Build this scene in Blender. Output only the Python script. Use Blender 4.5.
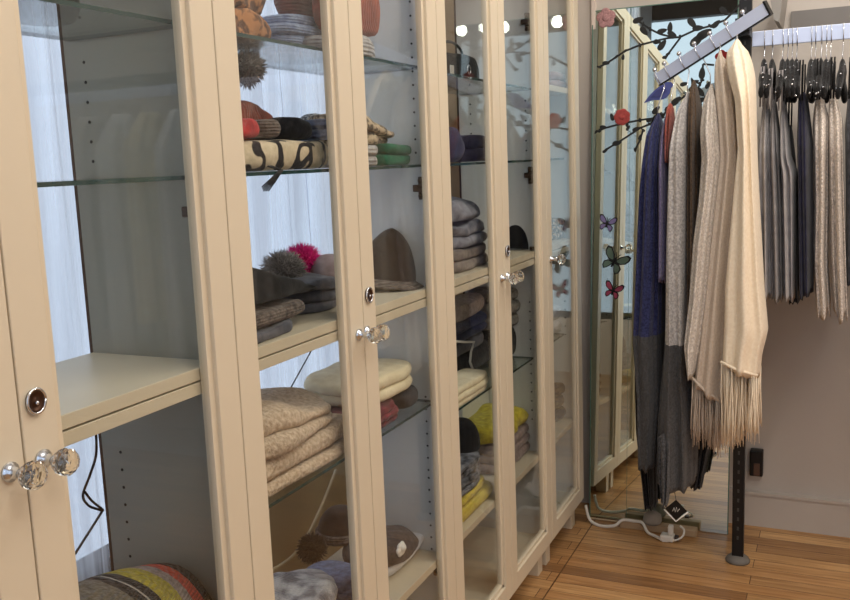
import bpy, math, random
from mathutils import Vector, Matrix, noise
R_ = random.Random(7)
PI = math.pi
for o in list(bpy.data.objects): bpy.data.objects.remove(o)
S = bpy.context.scene
COL = S.collection
# ---------------------------------------------------------------- camera
YAW, PIT, ROL = -.43347, .152715, -.039368
CAM = Vector((.82129, -.69249, 1.34046)); FPX = 901.85
Fw = Vector((math.sin(YAW)*math.cos(PIT), math.cos(YAW)*math.cos(PIT), -math.sin(PIT)))
Rt = Vector((math.cos(YAW), -math.sin(YAW), 0)); Up = Rt.cross(Fw)
Rt, Up = Rt*math.cos(ROL)+Up*math.sin(ROL), -Rt*math.sin(ROL)+Up*math.cos(ROL)
cd = bpy.data.cameras.new('camera'); cam = bpy.data.objects.new('camera', cd); COL.objects.link(cam)
cam.matrix_world = Matrix(((Rt.x, Up.x, -Fw.x, CAM.x), (Rt.y, Up.y, -Fw.y, CAM.y), (Rt.z, Up.z, -Fw.z, CAM.z), (0, 0, 0, 1)))
cd.sensor_width = 36; cd.lens = FPX*36/850; cd.clip_start = .02
S.camera = cam
def at(px, py, ax, val):            # photo point -> place on the plane coordinate[ax] = val
    d = Fw+Rt*((px-425)/FPX)+Up*((300-py)/FPX)
    return CAM+d*((val-CAM[ax])/d[ax])
# ---------------------------------------------------------------- light
S.view_settings.view_transform = 'Standard'; S.view_settings.look = 'None'
S.view_settings.gamma = 1; S.view_settings.use_curve_mapping = False
S.view_settings.exposure = 0.12
w = bpy.data.worlds.new('sky'); S.world = w; w.use_nodes = True
bg = w.node_tree.nodes['Background']; bg.inputs[0].default_value = (.64, .72, .89, 1); bg.inputs[1].default_value = 1.3
BACK = [(.75, 1.35), (1.5, 1.35), (2.3, 1.35)]  # lamps of the added back track
SPOTS = [(1.03, -.55), (1.44, -.55), (1.57, -.50), (1.76, -.52), (2.4, -.54)]
def lamp(loc, e, col, r=.05):
    l = bpy.data.lights.new('bulb_light', 'POINT'); l.energy = e; l.color = col; l.shadow_soft_size = r
    o = bpy.data.objects.new('bulb_light', l); COL.objects.link(o); o.location = loc; return o
WARM = (1, .93, .85)
al = bpy.data.lights.new('ceiling_fill', 'AREA'); al.shape = 'RECTANGLE'; al.size = 1.6; al.size_y = 3.0; al.energy = 34; al.color = (1, .95, .88)  # soft fill light added under the ceiling, without a fixture
ao = bpy.data.objects.new('ceiling_fill', al); COL.objects.link(ao); ao.location = (1.5, 1.0, 3.3)
# ---------------------------------------------------------------- materials
def lin(c):
    return tuple(((v/255)/12.92 if v/255 <= .04045 else ((v/255+.055)/1.055)**2.4) for v in c)+(1,)
def nt(name):
    m = bpy.data.materials.new(name); m.use_nodes = True; n = m.node_tree
    return m, n, n.nodes['Principled BSDF']
def N(n, t, **kw):
    x = n.nodes.new(t)
    for k, v in kw.items(): setattr(x, k, v)
    return x
def paint(name, c, rough=.5, var=.06, metal=0, bump=.0):
    m, n, b = nt(name); L = n.links
    tc = N(n, 'ShaderNodeTexCoord'); no = N(n, 'ShaderNodeTexNoise'); no.inputs['Scale'].default_value = 6; no.inputs['Detail'].default_value = 5
    L.new(tc.outputs['Object'], no.inputs['Vector'])
    mx = N(n, 'ShaderNodeMix', data_type='RGBA'); c = lin(c)
    mx.inputs[6].default_value = tuple(v*(1-var) for v in c[:3])+(1,); mx.inputs[7].default_value = tuple(min(1, v*(1+var)) for v in c[:3])+(1,)
    L.new(no.outputs[0], mx.inputs[0]); L.new(mx.outputs[2], b.inputs['Base Color'])
    b.inputs['Roughness'].default_value = rough; b.inputs['Metallic'].default_value = metal
    if bump:
        bp = N(n, 'ShaderNodeBump'); bp.inputs['Strength'].default_value = bump; bp.inputs['Distance'].default_value = .01
        n2 = N(n, 'ShaderNodeTexNoise'); n2.inputs['Scale'].default_value = 90; L.new(tc.outputs['Object'], n2.inputs['Vector'])
        L.new(n2.outputs[0], bp.inputs['Height']); L.new(bp.outputs[0], b.inputs['Normal'])
    return m
def fabric(name, c1, c2=None, scale=60, bump=.5, rib=None, zcut=None, c3=None, ramp=None, contrast=.5, rot=(0, 0, 0)):
    """knit cloth: two yarn colours mixed by noise, optional ribs, dye change along local z"""
    m, n, b = nt(name); L = n.links
    c2 = c2 or tuple(v*.75 for v in c1)
    tc = N(n, 'ShaderNodeTexCoord'); no = N(n, 'ShaderNodeTexNoise'); no.inputs['Scale'].default_value = scale; no.inputs['Detail'].default_value = 3
    L.new(tc.outputs['Object'], no.inputs['Vector'])
    cr = N(n, 'ShaderNodeValToRGB'); cr.color_ramp.elements[0].position = .5-contrast*.4; cr.color_ramp.elements[1].position = .5+contrast*.4
    cr.color_ramp.elements[0].color = lin(c2); cr.color_ramp.elements[1].color = lin(c1)
    L.new(no.outputs[0], cr.inputs[0]); out = cr.outputs[0]
    if ramp or zcut is not None:
        sp = N(n, 'ShaderNodeSeparateXYZ'); L.new(tc.outputs['Object'], sp.inputs[0])
        if ramp:
            r2 = N(n, 'ShaderNodeValToRGB'); r2.color_ramp.interpolation = 'CONSTANT'; z0, z1, bands = ramp[:3]
            mr = N(n, 'ShaderNodeMapRange'); mr.inputs[1].default_value = z0; mr.inputs[2].default_value = z1
            L.new(sp.outputs[ramp[3] if len(ramp) > 3 else 2], mr.inputs[0]); L.new(mr.outputs[0], r2.inputs[0])
            while len(r2.color_ramp.elements) < len(bands): r2.color_ramp.elements.new(.99)
            for e, (p, c) in zip(r2.color_ramp.elements, bands): e.position = p; e.color = lin(c)
            mx = N(n, 'ShaderNodeMix', data_type='RGBA', blend_type='MULTIPLY'); mx.inputs[0].default_value = .7
            L.new(r2.outputs[0], mx.inputs[6]); L.new(cr.outputs[0], mx.inputs[7]); out = mx.outputs[2]
        else:
            lt = N(n, 'ShaderNodeMath', operation='LESS_THAN'); lt.inputs[1].default_value = zcut; L.new(sp.outputs[2], lt.inputs[0])
            mx = N(n, 'ShaderNodeMix', data_type='RGBA'); L.new(lt.outputs[0], mx.inputs[0]); L.new(out, mx.inputs[6])
            c3r = N(n, 'ShaderNodeValToRGB'); c3r.color_ramp.elements[0].color = lin(tuple(v*.78 for v in c3)); c3r.color_ramp.elements[1].color = lin(c3)
            c3r.color_ramp.elements[0].position = .35; c3r.color_ramp.elements[1].position = .65
            L.new(no.outputs[0], c3r.inputs[0]); L.new(c3r.outputs[0], mx.inputs[7]); out = mx.outputs[2]
    L.new(out, b.inputs['Base Color']); b.inputs['Roughness'].default_value = .92
    b.inputs['Sheen Weight'].default_value = .15; b.inputs['Specular IOR Level'].default_value = .2
    bp = N(n, 'ShaderNodeBump'); bp.inputs['Strength'].default_value = bump; bp.inputs['Distance'].default_value = .006
    if rib:
        wv = N(n, 'ShaderNodeTexWave', bands_direction=rib[0]); wv.inputs['Scale'].default_value = rib[1]; wv.inputs['Distortion'].default_value = 1.2
        L.new(tc.outputs['Object'], wv.inputs['Vector'])
        ad = N(n, 'ShaderNodeMath', operation='ADD'); L.new(wv.outputs['Fac'], ad.inputs[0]); L.new(no.outputs[0], ad.inputs[1]); L.new(ad.outputs[0], bp.inputs['Height'])
    else: L.new(no.outputs[0], bp.inputs['Height'])
    L.new(bp.outputs[0], b.inputs['Normal'])
    return m
def plain(name, c, rough=.4, metal=0, **kw):
    m, n, b = nt(name); b.inputs['Base Color'].default_value = lin(c); b.inputs['Roughness'].default_value = rough; b.inputs['Metallic'].default_value = metal
    for k, v in kw.items(): b.inputs[k].default_value = v
    return m
def pane_glass(name, tint, ior=1.5):
    m, n, b = nt(name); L = n.links; n.nodes.remove(b)
    t = N(n, 'ShaderNodeBsdfTransparent'); t.inputs[0].default_value = tint
    g = N(n, 'ShaderNodeBsdfGlossy'); g.inputs['Roughness'].default_value = .004
    ge = N(n, 'ShaderNodeNewGeometry'); dt = N(n, 'ShaderNodeVectorMath', operation='DOT_PRODUCT'); L.new(ge.outputs['Normal'], dt.inputs[0]); L.new(ge.outputs['Incoming'], dt.inputs[1])
    ab = N(n, 'ShaderNodeMath', operation='ABSOLUTE'); L.new(dt.outputs['Value'], ab.inputs[0]); iv = N(n, 'ShaderNodeMath', operation='SUBTRACT'); iv.inputs[0].default_value = 1; L.new(ab.outputs[0], iv.inputs[1])
    pw = N(n, 'ShaderNodeMath', operation='POWER'); L.new(iv.outputs[0], pw.inputs[0]); pw.inputs[1].default_value = 5; r0 = ((ior-1)/(ior+1))**2
    f = N(n, 'ShaderNodeMath', operation='MULTIPLY_ADD'); L.new(pw.outputs[0], f.inputs[0]); f.inputs[1].default_value = 1-r0; f.inputs[2].default_value = r0
    mx = N(n, 'ShaderNodeMixShader'); L.new(f.outputs[0], mx.inputs[0]); L.new(t.outputs[0], mx.inputs[1]); L.new(g.outputs[0], mx.inputs[2])
    L.new(mx.outputs[0], n.nodes['Material Output'].inputs[0]); return m
M = {}
M['cream'] = paint('cream_lacquer', (212, 200, 177), .38, .02)
M['cream_in'] = paint('cream_interior', (214, 206, 186), .45, .02)
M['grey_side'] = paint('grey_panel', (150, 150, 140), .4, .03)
M['white_side'] = paint('white_panel', (214, 216, 216), .4, .02)
M['hole'] = plain('pin_hole', (18, 18, 18), .8)
M['wall'] = paint('warm_wall', (216, 202, 190), .7, .03, bump=.05)
M['wall_back'] = paint('taupe_wall', (194, 186, 177), .7, .03, bump=.05)
M['base'] = paint('baseboard_paint', (194, 186, 177), .5, .03)
M['brown_wall'] = paint('brown_wall', (176, 156, 126), .6, .12)
M['ceil'] = paint('ceiling_paint', (225, 220, 212), .8, .02)
M['glass'] = pane_glass('door_glass', (.955, .965, .955, 1), 1.45)
M['shelfglass'] = pane_glass('shelf_glass', (.90, .95, .94, 1), 1.35)
M['shelfedge'] = plain('glass_edge', (38, 66, 66), .15)
M['mirror'] = plain('mirror_silver', (225, 236, 228), .01, 1)
M['mirror_edge'] = plain('mirror_edge', (90, 125, 110), .2)
M['chrome'] = plain('chrome', (215, 220, 228), .16, 1)
M['rail'] = plain('sky_tinted_steel', (206, 218, 244), .35, .25)  # pale blue sky reflection painted into the base colour
M['bronze'] = plain('dark_bronze', (74, 52, 40), .3, .7)
M['black'] = plain('black_metal', (14, 14, 15), .45, .2)
M['velvet'] = fabric('black_velvet', (22, 21, 22), (6, 6, 7), 90)
M['crystal'] = plain('crystal', (250, 246, 235), .02, 0, **{'Transmission Weight': 1.0, 'IOR': 1.46})
M['decal'] = plain('black_decal', (22, 24, 22), .6)
M['frame'] = plain('dark_window_frame', (40, 32, 30), .5)
M['white'] = plain('white_plastic', (225, 222, 214), .4)
M['paper'] = plain('white_paper', (240, 236, 228), .8)
M['cord'] = plain('cream_cable', (205, 185, 150), .5)
def curtain_mat():
    m, n, b = nt('sheer_curtain'); L = n.links; n.nodes.remove(b)
    tr = N(n, 'ShaderNodeBsdfTransparent'); tr.inputs[0].default_value = (.93, .95, 1, 1)
    tl = N(n, 'ShaderNodeBsdfTranslucent'); df = N(n, 'ShaderNodeBsdfDiffuse')
    for s in (tl, df): s.inputs[0].default_value = (.88, .9, .96, 1)
    a = N(n, 'ShaderNodeMixShader'); a.inputs[0].default_value = .25; L.new(tl.outputs[0], a.inputs[1]); L.new(df.outputs[0], a.inputs[2])
    tc = N(n, 'ShaderNodeTexCoord'); mp = N(n, 'ShaderNodeMapping'); mp.inputs['Scale'].default_value = (1, 22, .6)
    no = N(n, 'ShaderNodeTexNoise'); no.inputs['Scale'].default_value = 1.5; no.inputs['Detail'].default_value = 4
    L.new(tc.outputs['Object'], mp.inputs[0]); L.new(mp.outputs[0], no.inputs['Vector'])
    mr = N(n, 'ShaderNodeMapRange'); mr.inputs[1].default_value = .36; mr.inputs[2].default_value = .64; mr.inputs[3].default_value = .04; mr.inputs[4].default_value = .78; L.new(no.outputs[0], mr.inputs[0])
    x = N(n, 'ShaderNodeMixShader'); L.new(mr.outputs[0], x.inputs[0]); L.new(tr.outputs[0], x.inputs[1]); L.new(a.outputs[0], x.inputs[2])
    L.new(x.outputs[0], n.nodes['Material Output'].inputs[0]); return m
M['curtain'] = curtain_mat()
SEAM = .028
def floor_mat():
    m, n, b = nt('strip_oak_floor'); L = n.links
    tc = N(n, 'ShaderNodeTexCoord'); br = N(n, 'ShaderNodeTexBrick'); br.offset = .37; br.squash = 1
    br.inputs['Scale'].default_value = 1; br.inputs['Brick Width'].default_value = .95; br.inputs['Row Height'].default_value = .062
    br.inputs['Mortar Size'].default_value = .0012; br.inputs['Mortar Smooth'].default_value = .3
    br.inputs['Color1'].default_value = (0, 0, 0, 1); br.inputs['Color2'].default_value = (1, 1, 1, 1); br.inputs['Mortar'].default_value = (.5, .5, .5, 1)
    L.new(tc.outputs['Object'], br.inputs['Vector'])
    r = N(n, 'ShaderNodeValToRGB'); e = r.color_ramp.elements
    e[0].color = lin((146, 106, 68)); e[1].color = lin((222, 180, 126)); x = e.new(.5); x.color = lin((200, 156, 104)); x = e.new(.8); x.color = lin((182, 136, 88))
    L.new(br.outputs['Color'], r.inputs[0])
    mp = N(n, 'ShaderNodeMapping'); mp.inputs['Scale'].default_value = (2.2, 34, 1); L.new(tc.outputs['Object'], mp.inputs[0])
    no = N(n, 'ShaderNodeTexNoise'); no.inputs['Scale'].default_value = 2.2; no.inputs['Detail'].default_value = 7; no.inputs['Distortion'].default_value = .6; L.new(mp.outputs[0], no.inputs['Vector'])
    gr = N(n, 'ShaderNodeValToRGB'); gr.color_ramp.elements[0].position = .36; gr.color_ramp.elements[0].color = (.70, .64, .58, 1); gr.color_ramp.elements[1].position = .62; gr.color_ramp.elements[1].color = (1, 1, 1, 1)
    L.new(no.outputs[0], gr.inputs[0])
    mx = N(n, 'ShaderNodeMix', data_type='RGBA', blend_type='MULTIPLY'); mx.inputs[0].default_value = 1
    L.new(r.outputs[0], mx.inputs[6]); L.new(gr.outputs[0], mx.inputs[7])
    m2 = N(n, 'ShaderNodeMix', data_type='RGBA'); m2.inputs[7].default_value = lin((62, 38, 22)); L.new(br.outputs['Fac'], m2.inputs[0]); L.new(mx.outputs[2], m2.inputs[6])
    sx = N(n, 'ShaderNodeSeparateXYZ'); L.new(tc.outputs['Object'], sx.inputs[0]); sb = N(n, 'ShaderNodeMath', operation='COMPARE'); sb.inputs[1].default_value = SEAM; sb.inputs[2].default_value = .0022; L.new(sx.outputs[0], sb.inputs[0])
    m3 = N(n, 'ShaderNodeMix', data_type='RGBA'); m3.inputs[7].default_value = lin((96, 66, 42)); L.new(sb.outputs[0], m3.inputs[0]); L.new(m2.outputs[2], m3.inputs[6])
    L.new(m3.outputs[2], b.inputs['Base Color']); b.inputs['Roughness'].default_value = .36; b.inputs['Specular IOR Level'].default_value = .4
    bp = N(n, 'ShaderNodeBump'); bp.inputs['Strength'].default_value = .25; bp.inputs['Distance'].default_value = .003; bp.invert = True
    L.new(br.outputs['Fac'], bp.inputs['Height']); L.new(bp.outputs[0], b.inputs['Normal'])
    return m
M['floor'] = floor_mat()
# ---------------------------------------------------------------- mesh helpers
class MB:
    def __init__(s): s.v = []; s.f = []; s.mi = []; s.sm = []
    def add(s, vs, fs, mi=0, sm=False):
        k = len(s.v); s.v += [Vector(q) for q in vs]
        for f in fs: s.f.append([i+k for i in f]); s.mi.append(mi); s.sm.append(sm)
        return s
    def box(s, a, b, mi=0, bev=0):
        (x0, y0, z0), (x1, y1, z1) = a, b
        if x0 > x1: x0, x1 = x1, x0
        if y0 > y1: y0, y1 = y1, y0
        if z0 > z1: z0, z1 = z1, z0
        if not bev:
            return s.add([(x0, y0, z0), (x1, y0, z0), (x1, y1, z0), (x0, y1, z0), (x0, y0, z1), (x1, y0, z1), (x1, y1, z1), (x0, y1, z1)],
                  [(0, 3, 2, 1), (4, 5, 6, 7), (0, 1, 5, 4), (1, 2, 6, 5), (2, 3, 7, 6), (3, 0, 4, 7)], mi)
        import bmesh
        bm = bmesh.new(); bmesh.ops.create_cube(bm, size=1)
        for v in bm.verts: v.co = Vector(((x0+x1)/2+v.co.x*(x1-x0), (y0+y1)/2+v.co.y*(y1-y0), (z0+z1)/2+v.co.z*(z1-z0)))
        bmesh.ops.bevel(bm, geom=bm.edges[:]+bm.verts[:], offset=bev, segments=2, affect='EDGES', profile=.5)
        bm.verts.index_update(); s.add([v.co.copy() for v in bm.verts], [[v.index for v in f.verts] for f in bm.faces], mi); bm.free(); return s
    def tube(s, pts, r, n=8, mi=0, r2=None):
        pts = [Vector(p) for p in pts]; m = len(pts); rings = []; up = None
        for i, p in enumerate(pts):
            t = (pts[min(i+1, m-1)]-pts[max(i-1, 0)])
            if t.length < 1e-9: t = Vector((0, 0, 1))
            t.normalize()
            if up is None: up = Vector((0, 0, 1)) if abs(t.z) < .9 else Vector((1, 0, 0))
            a = t.cross(up).normalized(); b = a.cross(t); up = b
            rr = r if r2 is None else r+(r2-r)*i/(m-1)
            rings += [p+a*rr*math.cos(2*PI*j/n)+b*rr*math.sin(2*PI*j/n) for j in range(n)]
        fs = [(i*n+j, i*n+(j+1) % n, (i+1)*n+(j+1) % n, (i+1)*n+j) for i in range(m-1) for j in range(n)]
        fs += [tuple(range(n))[::-1], tuple((m-1)*n+j for j in range(n))]
        return s.add(rings, fs, mi, True)
    def rings(s, rings, mi=0, cap=(True, True), sm=True):
        n = len(rings[0]); m = len(rings); vs = [p for r in rings for p in r]
        fs = [(i*n+j, i*n+(j+1) % n, (i+1)*n+(j+1) % n, (i+1)*n+j) for i in range(m-1) for j in range(n)]
        if cap[0]: fs.append(tuple(range(n))[::-1])
        if cap[1]: fs.append(tuple((m-1)*n+j for j in range(n)))
        return s.add(vs, fs, mi, sm)
    def poly(s, pts, nrm, th, mi=0):     # flat outline with real thickness
        n = len(pts); nv = Vector(nrm)*th; vs = [Vector(p) for p in pts]+[Vector(p)+nv for p in pts]
        fs = [tuple(range(n)), tuple(range(2*n-1, n-1, -1))]+[(i, (i+1) % n, n+(i+1) % n, n+i) for i in range(n)]
        return s.add(vs, fs, mi)
    def sphere(s, c, r, nu=16, nv=10, mi=0, sc=(1, 1, 1)):
        c = Vector(c); rg = []
        for i in range(nv+1):
            a = -PI/2+PI*(i+.02)/(nv+.04); rg.append([c+Vector((r*sc[0]*math.cos(a)*math.cos(2*PI*j/nu), r*sc[1]*math.cos(a)*math.sin(2*PI*j/nu), r*sc[2]*math.sin(a))) for j in range(nu)])
        return s.rings(rg, mi)
def obj(name, mb, mats, parent=None, label=None, origin=None):
    if not isinstance(mats, (list, tuple)): mats = [mats]
    xs = [v.x for v in mb.v]; ys = [v.y for v in mb.v]; zs = [v.z for v in mb.v]
    o0 = Vector(origin) if origin is not None else Vector(((min(xs)+max(xs))/2, (min(ys)+max(ys))/2, min(zs)))
    me = bpy.data.meshes.new(name); me.from_pydata([v-o0 for v in mb.v], [], mb.f)
    for m in mats: me.materials.append(m)
    me.polygons.foreach_set('material_index', mb.mi); me.polygons.foreach_set('use_smooth', mb.sm); me.update()
    import bmesh
    bm = bmesh.new(); bm.from_mesh(me); bmesh.ops.recalc_face_normals(bm, faces=bm.faces); bm.to_mesh(me); bm.free()
    o = bpy.data.objects.new(name, me); COL.objects.link(o); o['w'] = list(o0)
    if parent is not None: o.parent = parent; o.location = o0-Vector(parent['w'])
    else: o.location = o0
    if label: o['label'] = label
    return o
def thing(name, label, cat, loc, group=None):
    o = bpy.data.objects.new(name, None); o.empty_display_size = .05; COL.objects.link(o); o.location = loc; o['w'] = list(Vector(loc))
    o['label'] = label; o['category'] = cat
    if group: o['group'] = group
    return o
def tag(o, label, cat, group=None, kind=None):
    o['label'] = label; o['category'] = cat
    if group: o['group'] = group
    if kind: o['kind'] = kind
    return o
def struct(name, mb, m, parent=None):
    o = obj(name, mb, m, parent)
    if parent is None: o['kind'] = 'structure'
    return o
def nz(x, y, z, s=1.0, k=0): return noise.noise(Vector((x*s+k*7.3, y*s-k*3.1, z*s+k*1.7)))
# ================================================================ STRUCTURE
YB = 2.60; XL = -.42; YF = -2.3; XR = 3.2; ZC = 3.4
XE = -1.7; YS = -.72        # the room widens to the left behind the camera
fo = obj('floor', MB().box((XL-.1, YF-.2, -.05), (XR+.1, YB+.1, 0)).box((XE-.1, YF-.2, -.05), (XL-.1, YS+.08, 0)), M['floor'], origin=(0, 0, 0)); fo['kind'] = 'structure'
struct('ceiling', MB().box((XL-.1, YF-.2, ZC), (XR+.1, YB+.1, ZC+.06)).box((XE-.1, YF-.2, ZC), (XL-.1, YS+.08, ZC+.06)), M['ceil'])
struct('wall_back', MB().box((XL-.1, YB, 0), (XR+.1, YB+.08, ZC)), M['wall_back'])
struct('wall_right', MB().box((XR, YF, 0), (XR+.08, YB, ZC)), M['wall'])
WY0, WY1, WZ0, WZ1 = -.06, 1.62, .575, 3.1
struct('wall_left', MB().box((XL-.1, WY0, 0), (XL, YB, WZ0)).box((XL-.1, WY0, WZ1), (XL, YB, ZC)).box((XL-.1, WY1, WZ0), (XL, YB, WZ1)), M['brown_wall'])
struct('trim_3', MB().box((XL-.1, YS, 0), (XL, WY0, ZC)), M['frame'])
struct('wall_recess', MB().box((XE, YS, 0), (XL-.1, YS+.08, ZC)), M['wall'])
struct('wall_side', MB().box((XE-.08, YF, 0), (XE, YS+.08, ZC)), M['wall'])
FX0, FX1, FZ0, FZ1 = -1.6, 2.6, .5, 3.3
struct('wall_front', MB().box((XE, YF-.08, 0), (XR, YF, FZ0)).box((XE, YF-.08, FZ1), (XR, YF, ZC)).box((XE, YF-.08, FZ0), (FX0, YF, FZ1)).box((FX1, YF-.08, FZ0), (XR, YF, FZ1)), M['wall'])
def window(name, m, boxes, pane):
    f = MB()
    for a, b in boxes: f.box(a, b)
    o = obj(name, f, m); o['kind'] = 'structure'
    obj('glass_pane', MB().box(*pane), M['glass'], o)
def frame_x(y0, y1, h): return [((XL-.06, y0, WZ0), (XL-.01, y0+.05, WZ1)), ((XL-.06, y1-.05, WZ0), (XL-.01, y1, WZ1)), ((XL-.06, y0, WZ0), (XL-.01, y1, WZ0+.04)), ((XL-.06, y0, WZ1-h), (XL-.01, y1, WZ1))]
window('window_1', M['frame'], frame_x(WY0, WY1, .12), ((XL-.045, WY0, WZ0), (XL-.04, WY1, WZ1)))
window('window_2', M['frame'], [((FX0, YF-.06, FZ0), (FX0+.06, YF, FZ1)), ((FX1-.08, YF-.06, FZ0), (FX1, YF, FZ1)), ((FX0, YF-.06, FZ0), (FX1, YF, FZ0+.06)), ((FX0, YF-.06, FZ1-.17), (FX1, YF, FZ1)), ((1.15, YF-.06, FZ0), (1.22, YF, FZ1))], ((FX0, YF-.04, FZ0), (FX1, YF-.035, FZ1)))
struct('baseboard_back', MB().box((.2, YB-.022, 0), (XR, YB, .118)).box((.2, YB-.028, .118), (XR, YB, .128)), M['base'])
struct('trim_1', MB().box((.000, YB-.016, 0), (.014, YB, 2.3)), M['wall'])
struct('trim_2', MB().box((.66, YB-.014, 1.722), (XR-.4, YB, 1.776)), paint('grey_trim', (120, 116, 112), .5))
# sheer curtain behind the cabinets
def curtain(y0, y1, x, z0, z1, seed, lab):
    mb = MB(); ny = int((y1-y0)*110); nzz = 22; vs = []
    for i in range(ny+1):
        y = y0+(y1-y0)*i/ny
        for j in range(nzz+1):
            t = j/nzz; z = z0+(z1-z0)*t
            yy = y+.03*(1-t)*math.sin(y*5+seed); a = .010+.010*nz(y, z, 0, 2, seed)
            vs.append((x+a*math.sin(y*70+3*nz(y, z*.3, 0, 3, seed)+.6*(1-t))+.012*nz(y*3, z*.5, 1, 1, seed), yy, z))
    fs = [(i*(nzz+1)+j, (i+1)*(nzz+1)+j, (i+1)*(nzz+1)+j+1, i*(nzz+1)+j+1) for i in range(ny) for j in range(nzz)]
    mb.add(vs, fs, 0, True); tag(obj('sheer_curtain', mb, M['curtain']), lab, 'curtain', 'sheer curtains behind the cabinets')
curtain(-.05, .385, XL+.05, .585, 3.05, 1, 'white sheer curtain behind the leftmost, mostly empty cabinet')
curtain(.39, 1.60, XL+.05, .585, 3.05, 2, 'white sheer curtain hanging in the window behind the second cabinet full of hats')
# ================================================================ CABINETS
def prism_door(y0, y1, z0=.10, z1=2.0, w=.05, t=.022):
    mb = MB(); mw = .011
    for a, b in (((y0, z0), (y0+w, z1)), ((y1-w, z0), (y1, z1)), ((y0+w, z0), (y1-w, z0+w)), ((y0+w, z1-w), (y1-w, z1))):
        mb.box((-t, a[0], a[1]), (0, b[0], b[1]), 0, .0015)
    # inner bead, a step lower than the face
    for a, b in (((y0+w, z0+w), (y0+w+mw, z1-w)), ((y1-w-mw, z0+w), (y1-w, z1-w)), ((y0+w, z0+w), (y1-w, z0+w+mw)), ((y0+w, z1-w-mw), (y1-w, z1-w))):
        mb.box((-t, a[0]-.001, a[1]), (-.007, b[0]+.001, b[1]), 0, .001)
    return mb
def knob(y, z, parent):
    mb = MB()
    prof = [(.0, .011), (.003, .0115), (.005, .007), (.016, .005), (.021, .008), (.024, .009)]
    mb.rings([[Vector((x, y+r*math.cos(2*PI*j/14), z+r*math.sin(2*PI*j/14))) for j in range(14)] for x, r in prof])
    k = obj('knob', mb, M['chrome'], parent, 'faceted crystal knob on a chrome stem')
    g = MB(); rg = []
    for i, (x, r) in enumerate([(.022, .006), (.026, .0125), (.032, .0158), (.040, .0158), (.045, .012), (.048, .006)]):
        rg.append([Vector((x, y+r*math.cos(2*PI*(j+.5*(i % 2))/10), z+r*math.sin(2*PI*(j+.5*(i % 2))/10))) for j in range(10)])
    g.rings(rg, 0, (True, True), False); return k, g
def lock(y, z, parent):
    mb = MB(); prof = [(0, .0125), (.003, .0125), (.0045, .010), (.002, .0085), (.002, .003), (.003, .002)]
    mb.rings([[Vector((x, y+r*math.cos(2*PI*j/16), z+r*1.15*math.sin(2*PI*j/16))) for j in range(16)] for x, r in prof])
    mb.tube([(.0035, y+.0125*math.cos(2*PI*j/20), z+.0143*math.sin(2*PI*j/20)) for j in range(21)], .0018, 6, 1).sphere((.004, y, z-.002), .0028, 8, 6, 1)
    obj('lock', mb, [M['bronze'], M['chrome']], parent, 'round dark lock with a chrome ring')
def hinge(y, z, parent):
    mb = MB()
    mb.box((-.062, y-.012, z-.008), (-.028, y, z+.008), 0, .002).box((-.052, y-.004, z-.026), (-.036, y, z+.026), 0, .002)
    mb.sphere((-.044, y-.008, z+.017), .006, 10, 6).sphere((-.044, y-.008, z-.017), .006, 10, 6).box((-.034, y-.016, z-.006), (-.022, y-.004, z+.006))
    obj('hinge', mb, M['bronze'], parent, 'dark metal cup hinge')
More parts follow.
